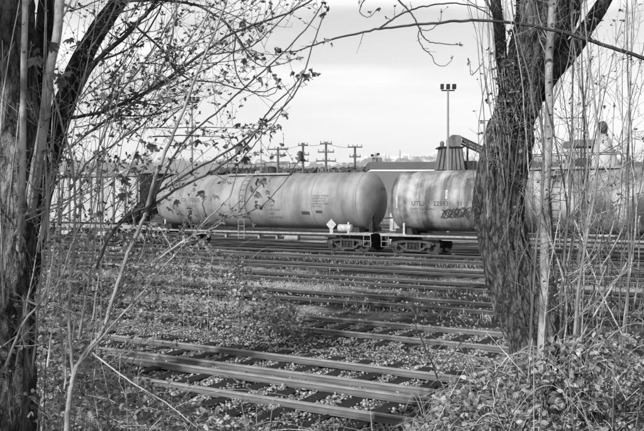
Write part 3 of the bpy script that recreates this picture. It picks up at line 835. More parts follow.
# dust collector behind the right hand tank
Yd = 60; c = P(603, 128, Yd); r = empty('dust_collector', (c.x, Yd, 0)); tag(r, 'pale cone shaped dust collector with a dark round duct mouth on top', 'dust collector')
z = c.z
MB().lathe([(0, 1.1), (z-2.4, 1.1), (z-2.3, 1.0), (z-.9, .55), (z-.45, .28)], 20).build('body', M['corr2'] if 'corr2' in M else mat('pale sheet', .34, .6, .15, 1), r, smooth=True)
pts = [(0, 0, z-.5), (0, 0, z-.15), (-.05, -.1, z+.05), (-.16, -.35, z+.1), (-.25, -.6, z+.1)]
MB().tube(pts, [.3, .33, .36, .36, .36], 16, cap=False).build('duct', M['corr'], r)
MB().lathe([(0, .33), (.02, .33)], 16, 'y', (-.25, -.63, z+.1)).build('duct_mouth', M['black'], r)
r = empty('equipment_house', P(590, 139, 62)); tag(r, 'pale boxy equipment house beside the dust collector', 'equipment house')
zz = P(590, 139, 62).z
MB().box((0, 1.5, -zz/2-.4), (2.0, 3, zz-.8)).build('wall', M['hopper_white'], r)
MB().box((0, 1.5, -.3), (2.3, 3.3, .5)).build('roof', M['wall_grey'], r)
# white standpipe added in the gap between the cars for an unclear bright shape
c = P(394, 226, 52); r = empty('pillar', (c.x, 52, -.2)); tag(r, 'white standpipe added in the gap between the two tank cars', 'pillar')
MB().lathe([(0, .28), (1.9, .28), (2.3, .13), (2.75, .10), (2.8, .16), (2.95, .16)], 14).build('pillar_shaft', M['white'], r, smooth=False)
MB().box((.1, -.1, 1.2), (.5, .5, .3)).build('pillar_block', M['white'], r)

# far wood
WD = Scatter([(-.5, 0, 0), (.5, 0, 0), (.2, .2, .9), (-.25, -.2, .8)], [(0, 1, 2), (0, 2, 3)])
for k in range(15000):
    px = rnd.uniform(150, 372); Y = 150+rnd.uniform(-9, 9)
    tp = 29+3.2*float(vnoise(np.array(px*.18), np.array(2.))) - 2.2
    if px < 250: tp *= max(0, min(1, (px-195)/25))**.4 if px > 195 else 0
    if tp <= 0: continue
    ht = (tp+1.2*rnd.uniform(-1, 1))/F*Y+EYE
    WD.add(((px-322)/F*Y, Y, rnd.random()**.5*ht-.4), rrot(.6), rnd.uniform(.7, 1.5))
tag(WD.build('forest', M['wood_far']), kind='stuff')

# ------------------------------------------------------------------ trees in the foreground
def smooth(pts, rs, step=5):
    P_ = [Vector(p) for p in pts]; n = len(P_); out = []; ro = []
    for i in range(n-1):
        p0 = P_[max(i-1, 0)]; p1 = P_[i]; p2 = P_[i+1]; p3 = P_[min(i+2, n-1)]
        for k in range(step):
            t = k/step
            out.append(.5*((2*p1)+(p2-p0)*t+(2*p0-5*p1+4*p2-p3)*t*t+(3*p1-p0-3*p2+p3)*t**3)); ro.append(rs[i]*(1-t)+rs[i+1]*t)
    out.append(P_[-1]); ro.append(rs[-1]); return out, ro

class Leaves:
    def __init__(s): s.small = Scatter(*OVAL); s.bud = Scatter(*BUD); s.big = []
def basis(d):
    d = Vector(d).normalized(); r_ = Vector((0, 0, 1)) if abs(d.z) < .95 else Vector((1, 0, 0))
    u = d.cross(r_).normalized(); w = u.cross(d)
    return u, d, w
def orient(d, roll):
    u, d, w = basis(d); c, s = math.cos(roll), math.sin(roll)
    u2 = u*c+w*s; w2 = w*c-u*s
    return np.array([[u2.x, d.x, w2.x], [u2.y, d.y, w2.y], [u2.z, d.z, w2.z]])
def tuft(lv, p, d, s, n):
    for k in range(n):
        dd = Vector(d)*.6+Vector((rnd.gauss(0, .7), rnd.gauss(0, .7), rnd.gauss(0, .5)))
        if dd.length < .1: continue
        lv.small.add(p, orient(dd, rnd.uniform(0, 6.28)), s*rnd.uniform(.6, 1.2))
def twig(mb, lv, p, d, length, r, level, up=.35, leaf=.5, curl=.25, size=.03, kink=.16):
    n = max(4, int(length/.07)); n = min(n, 9); st = length/n
    pts = [Vector(p)]; d = Vector(d).normalized(); side = Vector((rnd.gauss(0, 1), rnd.gauss(0, 1), rnd.gauss(0, 1))).normalized()*curl
    for k in range(n):
        d = (d+side*.22+Vector((rnd.gauss(0, kink), rnd.gauss(0, kink), rnd.gauss(0, kink)))*.5+Vector((0, 0, up*.12))).normalized()
        pts.append(pts[-1]+d*st)
        if level > 0 and k > 0 and rnd.random() < .55:
            s_ = Vector((rnd.gauss(0, 1), rnd.gauss(0, .6), rnd.gauss(.2, 1))).normalized()
            twig(mb, lv, pts[-1], d*.6+s_*.8, length*rnd.uniform(.25, .55), r*.55, level-1, up, leaf, curl, size, kink)
        if rnd.random() < leaf*.10:
            tuft(lv, pts[-1], d, size*.9, rnd.randint(2, 4))
        elif rnd.random() < .4:
            s_ = (d+Vector((rnd.gauss(0, .8), rnd.gauss(0, .8), rnd.gauss(0, .8)))).normalized()
            u_, _, w_ = basis(s_)
            lv.bud.add(pts[-1], np.array([[u_.x, w_.x, s_.x], [u_.y, w_.y, s_.y], [u_.z, w_.z, s_.z]]), size*.8)
    rad = [max(.0011, r*(1-.75*i/n)) for i in range(n+1)]
    mb.tube(pts, rad, 4 if r < .006 else 5, cap=False)
    if rnd.random() < leaf*.85: tuft(lv, pts[-1], d, size*.85, rnd.randint(2, 5))
    return pts
def branch(tree, off, m, lv, pix, Y0, Y1, r0, r1, name='branch', tw=10, tl=.5, leaf=.5, level=1, up=.35, n=7, wob=.0022, size=.03, t0=.1, curl=.25, side_dir=None, kink_=.16):
    """pix: [(px, py)...] in frame units, depth runs from Y0 to Y1; radii in metres"""
    k = len(pix); pts = [P(x, y, Y0+(Y1-Y0)*i/(k-1)) for i, (x, y) in enumerate(pix)]
    rs = [r0+(r1-r0)*i/(k-1) for i in range(k)]
    pts, rs = smooth(pts, rs, 6)
    for i in range(1, len(pts)): pts[i] = pts[i]+Vector((rnd.gauss(0, wob), rnd.gauss(0, wob), rnd.gauss(0, wob)))
    mb = MB(); mb.tube(pts, rs, n)
    for j in range(tw):
        i = rnd.randint(int(len(pts)*t0), len(pts)-2); d = (pts[i+1]-pts[i]).normalized()
        s_ = Vector((rnd.gauss(0, 1), rnd.gauss(0, .7), rnd.gauss(.3, .9))).normalized() if side_dir is None else (Vector(side_dir)+Vector((rnd.gauss(0, .5), rnd.gauss(0, .5), rnd.gauss(0, .4)))).normalized()
        twig(mb, lv, pts[i], d*.55+s_*.75, tl*rnd.uniform(.4, 1.3), min(rs[i]*.5, .006)*rnd.uniform(.6, 1), level, up, leaf, curl, size, kink_)
    if leaf > 0: tuft(lv, pts[-1], pts[-1]-pts[-2], size*1.2, 4)
    return mb.build(name, m, tree, off=off, smooth=True)
def bark_tube(tree, off, name, pts, rs, m, n=40, step=14, amp=.035, flare=0, seed=0, knots=()):
    pts, rs = smooth(pts, rs, step)
    k = len(pts); vs = []; fs = []; u = Vector((1, 0, 0)); s_len = 0
    for i, p in enumerate(pts):
        t = (pts[min(i+1, k-1)]-pts[max(i-1, 0)]).normalized(); u = (u-t*u.dot(t)).normalized(); w = t.cross(u)
        if i: s_len += (pts[i]-pts[i-1]).length
        for a in range(n):
            an = 2*math.pi*a/n; c, s = math.cos(an), math.sin(an)
            q = Vector((c*rs[i]*9, s*rs[i]*9, s_len*2.2+seed))
            rid = 1-abs(noise.noise(q))*2; rid2 = noise.fractal(q*2.6, 1, 2, 3)
            lump = noise.noise(Vector((c*1.1+seed, s*1.1, s_len*1.6)))
            r = rs[i]*(1+.13*lump)+amp*(rid-.5)*.8+amp*.35*rid2
            if flare: r += rs[i]*flare*max(0, 1-s_len/.9)**2*(1+.5*math.cos(an*5+seed))
            vs.append(p+(u*c+w*s)*r)
    for i in range(k-1):
        for a in range(n):
            b = (a+1) % n; fs.append((i*n+a, i*n+b, (i+1)*n+b, (i+1)*n+a))
    fs.append(tuple((k-1)*n+a for a in range(n)))
    mb = MB(); mb.add(vs, fs); return mb.build(name, m, tree, off=off, smooth=True)
def finish_leaves(tree, off, lv, m, mbud):
    if lv.small.p: lv.small.build('leaves', m, tree, off=off)
    if lv.bud.p: lv.bud.build('buds', mbud, tree, off=off)
_maple_me = None
def big_leaf(tree, off, p, s, m, droop=.5):
    global _maple_me
    if _maple_me is None:
        _maple_me = bpy.data.meshes.new('leaf'); _maple_me.from_pydata(MAPLE[0], [], MAPLE[1]); _maple_me.materials.append(M['leaf'])
        _maple_me.materials[0] = M['leaf']
    o = link('leaf', _maple_me, tree); o.location = (p[0]-off[0], p[1]-off[1], p[2]-off[2])
    o.rotation_euler = (rnd.uniform(-.9, -.1), rnd.uniform(-.7, .7), rnd.uniform(0, 6.28)); o.scale = (s, s, s)
def leaf_cluster(tree, off, px, py, Y, s, n):
    c = P(px, py, Y)
    for k in range(n): big_leaf(tree, off, c+Vector((rnd.gauss(0, s*.6), rnd.gauss(0, s*.6), rnd.gauss(0, s*.4))), s*rnd.uniform(.5, 1), None)

# ---- the leaning tree on the right
off = Vector((P(520, 440, 7.0).x, 7.0, .25))
T = empty('leaning_tree', off); tag(T, 'thick leaning tree trunk with rough furrowed bark right of the middle', 'tree')
lv = Leaves()
m7 = lambda px: px/F*7.0
ed = [(480, 548, 618), (400, 532, 600), (335, 510, 571), (300, 495, 557), (268, 486, 541), (238, 480, 531), (200, 476, 526), (160, 482, 531), (120, 494, 539), (80, 506, 547), (40, 514, 560), (0, 520, 566), (-50, 526, 568)]
tr = [((a+b)/2-2.5, y, (b-a)/2*.95) for y, a, b in ed]+[(552, -140, 17), (556, -260, 14), (575, -420, 10), (600, -600, 5)]
bark_tube(T, off, 'trunk', [P(x, y, 7.0) for x, y, r in tr], [m7(r) for x, y, r in tr], M['bark'], 130, 22, .055, flare=.2, seed=2)
li = [(533, 88, 17), (556, 64, 13), (576, 44, 9), (590, 24, 7.5), (603, 4, 7), (625, -35, 6), (660, -110, 5), (690, -220, 4), (720, -360, 2.5)]
bark_tube(T, off, 'limb', [P(x, y, 7.0+.1*i) for i, (x, y, r) in enumerate(li)], [m7(r) for x, y, r in li], M['bark_dark'], 20, 8, .015, seed=5)
li = [(512, 130, 8), (506, 95, 7), (501, 60, 6), (499, 30, 5), (492, -20, 4.5), (470, -120, 4), (455, -260, 2.5)]
bark_tube(T, off, 'limb', [P(x, y, 6.85-.1*i) for i, (x, y, r) in enumerate(li)], [m7(r) for x, y, r in li], M['bark_dark'], 16, 8, .012, seed=8)
li = [(536, 70, 12), (556, 40, 10), (572, 10, 9), (580, -40, 8), (585, -160, 6), (560, -330, 3)]
bark_tube(T, off, 'limb', [P(x, y, 7.1+.15*i) for i, (x, y, r) in enumerate(li)], [m7(r) for x, y, r in li], M['bark_dark'], 16, 8, .012, seed=9)
# crown above the frame
for k in range(16):
    x0 = rnd.uniform(500, 600); y0 = rnd.uniform(-420, -60)
    dx = rnd.uniform(-160, 200); dy = rnd.uniform(-220, -40)
    branch(T, off, M['twig_dark'], lv, [(x0, y0), (x0+dx*.5, y0+dy*.4), (x0+dx, y0+dy)], 7.1, 7.1+rnd.uniform(-1.6, 2.2), .03, .006, tw=9, tl=.8, leaf=.8, level=2, size=.045)
# hanging twigs with hooked tips left of the tree, against the sky
D_ = M['twig_dark']
branch(T, off, D_, lv, [(497, 20), (478, -8), (440, -22), (405, -10), (398, -2), (410, 12), (419, 27), (424, 38), (435, 43), (458, 45)], 6.9, 6.2, .012, .003, tw=0, leaf=.1)
branch(T, off, D_, lv, [(421, 28), (418, 36), (423, 48), (431, 55), (436, 64), (445, 66), (453, 57)], 6.3, 6.15, .005, .002, tw=4, tl=.07, leaf=.15, level=0, size=.02)
branch(T, off, D_, lv, [(422, 30), (430, 30), (440, 22), (441, 12)], 6.3, 6.2, .004, .002, tw=3, tl=.06, leaf=.2, level=0, size=.02)
branch(T, off, D_, lv, [(438, -22), (458, -6), (478, 6), (500, 10)], 6.5, 6.7, .004, .003, tw=3, tl=.1, leaf=.2, level=0)
branch(T, off, D_, lv, [(405, -8), (375, -6), (362, 4), (361, 14), (370, 17), (378, 8)], 6.2, 6.0, .005, .002, tw=4, tl=.06, leaf=.4, level=0, size=.025)
branch(T, off, D_, lv, [(484, 62), (472, 75), (470, 66), (469, 62)], 6.8, 6.6, .004, .0015, tw=2, tl=.05, leaf=.1, level=0)
# ivy and fine vines climbing the trunk, and old epicormic shoots
for k in range(22):
    y0 = rnd.uniform(60, 330); c = np.interp(y0, [0, 100, 200, 330], [543, 522, 501, 520]); x = c+rnd.uniform(-22, 24)
    yt = y0-rnd.uniform(60, 190)
    branch(T, off, M['twig_mid'], lv, [(x, y0), (x+rnd.uniform(-8, 12), (y0+yt)/2), (x+(y0-yt)*.14+rnd.uniform(-12, 12), yt)], 6.72, 6.55, .0045, .002, name='vine', tw=3, tl=.16, leaf=.12, level=0, up=.5)
for k in range(240):                          # ivy leaves thick round the left fork
    y0 = rnd.gauss(88, 26); x = 508+(90-y0)*.12+rnd.gauss(0, 9)
    if y0 < 20: continue
    tuft(lv, P(x, y0, rnd.uniform(6.5, 6.85)), (0, -1, .3), .035, 3)
# upright suckers right of the trunk
for k in range(38):
    xb = rnd.uniform(540, 672) if k % 3 else rnd.uniform(540, 600); Yk = rnd.uniform(5.8, 8.4)
    lean = rnd.gauss(6, 26)+(xb-600)*.25; big = k % 6 == 0
    ybot = 200+(EYE-.3)/Yk*F*rnd.uniform(.62, .95); ytop = rnd.choice([-60, -20, 20, 60, 105, 130]) if not big else -90
    m_ = (M['twig_mid'], M['pale'], M['twig'], M['twig_mid'])[k % 4]
    rr = rnd.uniform(.012, .019) if big else rnd.uniform(.004, .010)
    b1, b2 = rnd.gauss(0, 8), rnd.gauss(0, 9)
    branch(T, off, m_, lv, [(xb+rnd.uniform(-22, 12), ybot), (xb+b1-lean*.1, ybot*.7+ytop*.3), (xb+lean*.3+b2, ybot*.45+ytop*.55), (xb+lean*.65+b1*.5, ybot*.2+ytop*.8), (xb+lean, ytop)],
           Yk, Yk+rnd.uniform(-.7, .7), rr, .0024, name='shoot', tw=20 if big else 12, tl=.6 if big else .34, leaf=.14, level=1, up=1.0, size=.026, t0=.2, kink_=.24)
for k in range(13):                           # finer wands left of the trunk top
    xb = rnd.uniform(478, 512); 
    branch(T, off, M['twig'], lv, [(xb+rnd.uniform(8, 20), rnd.uniform(110, 200)), (xb, rnd.uniform(50, 90)), (xb+rnd.uniform(-16, 4), rnd.uniform(-40, 10))], 6.7, 6.5, .005, .002, name='shoot', tw=5, tl=.25, leaf=.15, level=0, up=1, size=.022)
# arching canes low on the right
for pix, r_ in (([(548, 285), (575, 272), (597, 255), (613, 225), (624, 150), (632, 60)], .008), ([(548, 300), (580, 275), (598, 250), (605, 226)], .006), ([(573, 216), (586, 250), (598, 285), (612, 315), (628, 345)], .008), ([(640, 216), (628, 260), (610, 290), (585, 330), (560, 370)], .009), ([(594, 150), (618, 190), (625, 222), (600, 270)], .006)):
    branch(T, off, M['cane'], lv, pix, 6.5, 6.2, r_, r_*.6, name='cane', tw=5, tl=.25, leaf=.1, level=0)
finish_leaves(T, off, lv, M['leaf'], M['twig'])

# pale straight stem before the leaning trunk
off = Vector((P(540, 440, 6.6).x, 6.6, .3)); T = empty('young_sapling', off); tag(T, 'pale smooth straight young stem crossing in front of the leaning trunk', 'sapling')
st = [(536, 440, 6), (542, 340, 5.5), (545, 270, 5.4), (545, 200, 5.2), (549, 130, 5.0), (549, 60, 4.8), (553, 0, 4.4), (556, -90, 3.6), (552, -220, 2.4), (558, -340, 1)]
bark_tube(T, off, 'stem', [P(x, y, 6.4) for x, y, r in st], [r/F*5.4 for x, y, r in st], M['pale_dull'], 14, 8, .003, seed=3)
mb = MB()
for k in range(16):
    y = rnd.uniform(-20, 300); x = np.interp(y, [0, 60, 130, 200, 270, 340], [553, 549, 549, 545, 544, 539]); p = P(x, y, 6.4)
    w = .034; mb.add([p+Vector((-.014+rnd.uniform(-.01, .01), -.0345, 0)), p+Vector((rnd.uniform(0, .014), -.036, .004)), p+Vector((rnd.uniform(0, .01), -.036, .014)), p+Vector((-.010, -.0355, .012))], [(0, 1, 2, 3)])
mb.build('bark_marks', M['bark_dark'], T, kind='stuff', off=off)
lv = Leaves()
for k in range(9):
    y0 = rnd.uniform(-200, 200); s = rnd.choice([-1, 1]); x0 = 552
    branch(T, off, M['twig'], lv, [(x0, y0), (x0+s*14, y0-35), (x0+s*24, y0-95)], 6.4, 6.2+rnd.uniform(-.5, .5), .006, .002, tw=5, tl=.25, leaf=.2, level=1, up=1)
finish_leaves(T, off, lv, M['leaf'], M['twig'])

# slender tree just beyond the right edge: its bough crosses the sky
off = Vector((P(700, 440, 6.3).x, 6.3, .3)); T = empty('slender_tree', off); tag(T, 'slender tree at the right edge sending one long bough leftward across the sky', 'tree')
st = [(705, 440, 9), (700, 300, 8), (704, 150, 7), (698, 60, 6), (705, -80, 5), (695, -260, 2)]
bark_tube(T, off, 'trunk', [P(x, y, 6.3) for x, y, r in st], [r/F*6.3 for x, y, r in st], M['bark'], 16, 8, .008, seed=4)
lv = Leaves()
branch(T, off, D_, lv, [(700, 82), (672, 70), (640, 57), (600, 44), (565, 33), (525, 25), (483, 20.5), (450, 22), (415, 25), (380, 29), (350, 35), (326, 41)], 6.3, 5.7, .017, .006, tw=5, tl=.16, leaf=.3, level=0, size=.03)
branch(T, off, D_, lv, [(378, 29.5), (395, 18), (412, 10), (435, 4.5), (460, 3.5), (480, 9), (500, 24)], 5.8, 6.0, .007, .004, tw=6, tl=.12, leaf=.3, level=0, size=.025)
branch(T, off, D_, lv, [(326, 41), (312, 46), (300, 50), (290, 52), (275, 51)], 5.7, 5.6, .006, .003, tw=3, tl=.08, leaf=.6, level=0, size=.04)
finish_leaves(T, off, lv, M['leaf_dark'], D_)

# ---- the old tree on the left
off = Vector((P(8, 440, 5.6).x, 5.6, .5)); T = empty('old_tree', off); tag(T, 'broad old tree trunk with pale lichened bark filling the left edge', 'tree')
lv = Leaves(); m5 = lambda px: px/F*5.6
tr = [(4, 470, 28), (6, 400, 26), (8, 330, 24), (10, 260, 22), (13, 200, 21), (16, 140, 21), (16, 80, 20), (14, 20, 19), (10, -60, 17), (5, -200, 14), (10, -400, 9), (0, -560, 5)]
bark_tube(T, off, 'trunk', [P(x, y, 5.6) for x, y, r in tr], [m5(r) for x, y, r in tr], M['bark_light'], 110, 20, .045, flare=.3, seed=21)
li = [(18, 310, 12), (30, 255, 13), (38, 200, 13), (47, 160, 13), (58, 122, 12), (70, 88, 11), (84, 56, 10.5), (100, 30, 10), (118, 2, 9.5), (145, -45, 8), (190, -140, 6), (230, -260, 3)]
bark_tube(T, off, 'limb', [P(x, y, 5.75+.07*i) for i, (x, y, r) in enumerate(li)], [m5(r) for x, y, r in li], M['bark_dark'], 26, 8, .018, seed=25)
li = [(26, 280, 8), (33, 210, 9), (37, 140, 9), (42, 70, 9), (45, 20, 9), (50, -60, 8), (40, -200, 5)]
bark_tube(T, off, 'limb', [P(x, y, 5.9) for i, (x, y, r) in enumerate(li)], [m5(r) for x, y, r in li], M['bark_dark'], 20, 8, .015, seed=29)
li = [(30, 215, 5), (38, 160, 5.2), (45, 115, 5), (50, 70, 4.6), (57, 35, 4.4), (60, 2, 4.2), (64, -50, 3.6), (80, -180, 2)]
bark_tube(T, off, 'limb', [P(x, y, 5.35 if i else 5.62) for i, (x, y, r) in enumerate(li)], [r/F*5.35 for x, y, r in li], M['pale'], 14, 8, .003, seed=31)
li = [(18, 260, 3), (22, 200, 3), (23, 120, 3), (24, 60, 3), (25, 0, 3), (22, -80, 2.5), (26, -200, 1)]
bark_tube(T, off, 'limb', [P(x, y, 5.2 if i else 5.6) for i, (x, y, r) in enumerate(li)], [r/F*5.2 for x, y, r in li], M['pale'], 12, 8, .002, seed=33)
for k in range(16):
    x0 = rnd.uniform(-10, 140); y0 = rnd.uniform(-430, -60); dx = rnd.uniform(-180, 150); dy = rnd.uniform(-220, -30)
    branch(T, off, M['twig_dark'], lv, [(x0, y0), (x0+dx*.5, y0+dy*.4), (x0+dx, y0+dy)], 5.9, 5.9+rnd.uniform(-1.5, 2), .03, .006, tw=9, tl=.8, leaf=.8, level=2, size=.045)
up_ = dict(level=1, up=.6, size=.03)
branch(T, off, D_, lv, [(78, 95), (94, 64), (125, 36), (148, 12), (165, -12)], 5.9, 5.8, .02, .012, tw=10, tl=.35, leaf=.55, **up_)
branch(T, off, D_, lv, [(60, 120), (100, 112), (150, 90), (200, 55), (238, 31), (288, 13), (322, -6)], 5.7, 5.2, .013, .005, tw=34, tl=.28, leaf=.5, **up_)
branch(T, off, M['twig'], lv, [(66, 150), (95, 128), (128, 108), (150, 88), (165, 60), (175, 20), (178, -20)], 5.7, 5.4, .010, .005, tw=16, tl=.35, leaf=.55, **up_)
branch(T, off, D_, lv, [(120, 2), (155, 0), (192, 4), (218, 17), (236, 35), (246, 50), (262, 60)], 5.8, 5.2, .012, .004, tw=18, tl=.3, leaf=.4, curl=.6, level=1, up=.1)
branch(T, off, D_, lv, [(130, 22), (162, 50), (176, 70), (192, 80), (215, 82), (236, 88), (262, 92), (278, 86)], 5.6, 5.3, .008, .003, tw=20, tl=.25, leaf=.5, curl=.6, level=1, up=.2)
branch(T, off, D_, lv, [(236, 36), (234, 60), (242, 84), (262, 96), (276, 92), (278, 80)], 5.3, 5.2, .005, .002, tw=10, tl=.14, leaf=.3, curl=.7, level=0)
branch(T, off, D_, lv, [(236, 36), (248, 55), (262, 66), (282, 64), (297, 58)], 5.3, 5.2, .005, .002, tw=9, tl=.14, leaf=.3, curl=.7, level=0)
branch(T, off, D_, lv, [(200, 55), (232, 52), (255, 44), (275, 26), (300, 2)], 5.3, 5.1, .005, .003, tw=10, tl=.2, leaf=.4, **up_)
branch(T, off, D_, lv, [(100, 60), (130, 48), (155, 20), (165, -10)], 5.7, 5.5, .008, .004, tw=9, tl=.3, leaf=.5, **up_)
branch(T, off, M['twig'], lv, [(104, 108), (135, 75), (155, 45), (185, -5)], 5.4, 5.5, .008, .004, tw=10, tl=.3, leaf=.5, **up_)
branch(T, off, M['twig'], lv, [(70, 190), (90, 160), (120, 140), (140, 120), (160, 85)], 5.6, 5.4, .008, .003, tw=12, tl=.3, leaf=.6, **up_)
branch(T, off, D_, lv, [(120, 36), (152, 10), (170, 2), (220, 10), (262, 30)], 5.9, 5.6, .006, .003, tw=10, tl=.25, leaf=.5, **up_)
for k in range(34):                           # extra crossing twigs in the crown
    x0 = rnd.uniform(60, 170); y0 = rnd.uniform(10, 150); a = rnd.uniform(-1.2, .1); ln = rnd.uniform(60, 130)
    branch(T, off, D_ if rnd.random() < .6 else M['twig'], lv, [(x0, y0), (x0+ln*.5*math.cos(a), y0+ln*.5*math.sin(a)+rnd.uniform(-8, 8)), (x0+ln*math.cos(a), y0+ln*math.sin(a))],
           rnd.uniform(5.2, 6.3), rnd.uniform(5.2, 6.3), rnd.uniform(.004, .007), .002, tw=8, tl=.25, leaf=.5, **up_)
# pale shoots and vines about the trunk
for k in range(21):
    xb = rnd.uniform(-6, 120) if k % 3 else rnd.uniform(-6, 60); y0 = rnd.uniform(180, 400); lean = rnd.uniform(-10, 60)
    yt = y0-rnd.uniform(120, 330)
    branch(T, off, M['twig'] if k % 3 else M['pale'], lv, [(xb, y0), (xb+lean*.35+rnd.uniform(-8, 8), y0*.6+yt*.4), (xb+lean, yt)], rnd.uniform(4.9, 5.3), rnd.uniform(5.0, 6.0), rnd.uniform(.0045, .009), .0022, name='shoot', tw=6, tl=.32, leaf=.25, level=1, up=.7, size=.028)
for k in range(38):
    x0 = rnd.uniform(0, 130); y0 = rnd.uniform(200, 400); a = rnd.uniform(-1.5, -.35); ln = rnd.uniform(50, 170)
    branch(T, off, M['pale'] if k % 2 else M['twig'], lv, [(x0, y0), (x0+ln*.5*math.cos(a)+rnd.uniform(-6, 6), y0+ln*.5*math.sin(a)), (x0+ln*math.cos(a), y0+ln*math.sin(a)-8)],
           rnd.uniform(4.9, 6.0), rnd.uniform(5.0, 6.5), rnd.uniform(.003, .0065), .0016, tw=7, tl=.28, leaf=.45, level=1, up=.4, size=.032)
for (px, py, n_, s_) in ((46, 42, 4, .05), (42, 60, 5, .06), (60, 76, 6, .06), (55, 155, 5, .055), (72, 40, 3, .045), (248, 22, 2, .04)):
    leaf_cluster(T, off, px, py, 5.05, s_, n_)
finish_leaves(T, off, lv, M['leaf'], M['twig'])

# ---- the next trees of the row, just left of the view; their shadows lie on the gravel
def row_tree(x, y, h, r, label, seed, br):
    off = Vector((x, y, float(ground_h(x, y))-.1)); T = empty('row_tree', off); tag(T, label, 'tree', 'trees of the row beside the yard'); lv = Leaves()
    st = [off+Vector((rnd.gauss(0, .12)*i, rnd.gauss(0, .12)*i, h*i/6)) for i in range(7)]
    bark_tube(T, off, 'trunk', st, [r*(1-.8*i/6) for i in range(7)], M['bark'], 24, 8, .03, flare=.3, seed=seed)
    ps, _ = smooth(st, [1]*7, 6)
    for k in range(br):
        p = ps[rnd.randint(10, len(ps)-2)]; a = rnd.uniform(0, 6.28); mb = MB()
        ln = rnd.uniform(1.4, 3.2); d = Vector((math.cos(a), math.sin(a), rnd.uniform(.4, 1.3)))
        pts = twig(mb, lv, p, d, ln, .045, 0, .5, .6, .2, .07)
        for j in range(16):
            q = pts[rnd.randint(2, len(pts)-1)]; twig(mb, lv, q, d+Vector((rnd.gauss(0, .8), rnd.gauss(0, .8), rnd.gauss(.3, .6))), ln*.45, .012, 1, .5, .8, .3, .08)
        mb.build('branch', M['bark'], T, off=off, smooth=True)
    finish_leaves(T, off, lv, M['leaf'], M['twig'])
row_tree(-8.6, 4.4, 9.5, .34, 'stout tree of the row standing just left of the view', 41, 26)
row_tree(-6.2, -1.6, 12.5, .32, 'tall tree of the row standing behind and left of the camera', 47, 26)
# ---- maple sapling with long straight stems
off = Vector((P(72, 430, 5.0).x, 5.0, .75)); T = empty('maple_sapling', off); tag(T, 'many stemmed maple sapling with long slanting stems and drooping young leaves', 'sapling')
lv = Leaves()
branch(T, off, M['pale_dull'], lv, [(66, 470), (68, 415), (72, 385), (76, 368)], 5.0, 5.0, .019, .015, name='stem', tw=0, leaf=0, n=12)
branch(T, off, M['pale_dull'], lv, [(74, 372), (84, 355), (103, 330), (114, 295), (125, 262), (136, 235), (146, 212)], 5.0, 5.0, .0135, .0115, name='stem', tw=5, tl=.3, leaf=.3, n=10)
branch(T, off, M['twig'], lv, [(146, 212), (156, 175), (171, 140), (186, 102), (200, 66), (214, 33), (228, -4), (240, -50)], 5.0, 5.0, .0125, .005, name='stem', tw=16, tl=.28, leaf=.5, n=9, **up_)
branch(T, off, M['twig'], lv, [(74, 375), (70, 340), (70, 290), (74, 240), (75, 200), (72, 160), (62, 125), (50, 80)], 5.0, 5.3, .011, .006, name='stem', tw=9, tl=.3, leaf=.4, n=8, **up_)
branch(T, off, M['pale_dull'], lv, [(78, 366), (108, 330), (140, 295), (168, 262), (205, 222), (230, 195), (238, 164)], 5.0, 4.8, .0075, .003, name='stem', tw=14, tl=.22, leaf=.6, n=8, **up_)
branch(T, off, D_, lv, [(146, 212), (175, 190), (205, 175), (232, 158), (252, 138), (268, 112), (290, 90), (303, 74)], 5.0, 4.6, .009, .003, tw=12, tl=.16, leaf=.8, **up_)
branch(T, off, D_, lv, [(150, 198), (190, 172), (222, 155), (255, 132), (282, 108), (300, 84), (318, 30), (328, 8)], 5.0, 4.9, .008, .003, tw=10, tl=.2, leaf=.5, **up_)
branch(T, off, D_, lv, [(96, 268), (108, 240), (128, 215), (150, 205), (162, 180), (185, 140), (222, 108), (262, 72), (300, 36), (324, 2)], 5.0, 4.9, .009, .0035, tw=14, tl=.25, leaf=.5, **up_)
branch(T, off, M['pale'], lv, [(26, 300), (45, 305), (60, 280), (70, 250), (80, 225)], 5.0, 4.9, .008, .004, tw=6, tl=.3, leaf=.2, **up_)
branch(T, off, M['pale'], lv, [(4, 370), (25, 320), (42, 300), (52, 262), (55, 240)], 4.9, 4.9, .008, .004, tw=6, tl=.3, leaf=.2, **up_)
branch(T, off, M['pale'], lv, [(92, 352), (125, 378), (165, 402), (200, 430)], 5.0, 4.8, .006, .003, tw=6, tl=.25, leaf=.3, **up_)
branch(T, off, M['cane'], lv, [(160, 258), (185, 240), (205, 232), (225, 222)], 4.8, 4.9, .007, .003, tw=8, tl=.2, leaf=.5, **up_)
branch(T, off, M['pale'], lv, [(76, 262), (110, 264), (140, 267)], 5.2, 5.0, .008, .005, tw=4, tl=.2, leaf=.2, **up_)
branch(T, off, D_, lv, [(238, 164), (250, 150), (262, 135), (275, 122), (300, 76)], 4.7, 4.6, .004, .002, tw=6, tl=.12, leaf=.8, **up_)
branch(T, off, D_, lv, [(238, 213), (252, 195), (262, 180)], 4.8, 4.7, .003, .002, tw=2, tl=.08, leaf=.8, **up_)
branch(T, off, D_, lv, [(206, 216), (203, 205), (204, 196)], 4.8, 4.7, .003, .002, tw=0, leaf=.5, level=0)
branch(T, off, D_, lv, [(196, 226), (220, 219), (262, 206), (300, 160)], 4.9, 4.8, .0035, .002, tw=4, tl=.15, leaf=.5, **up_)
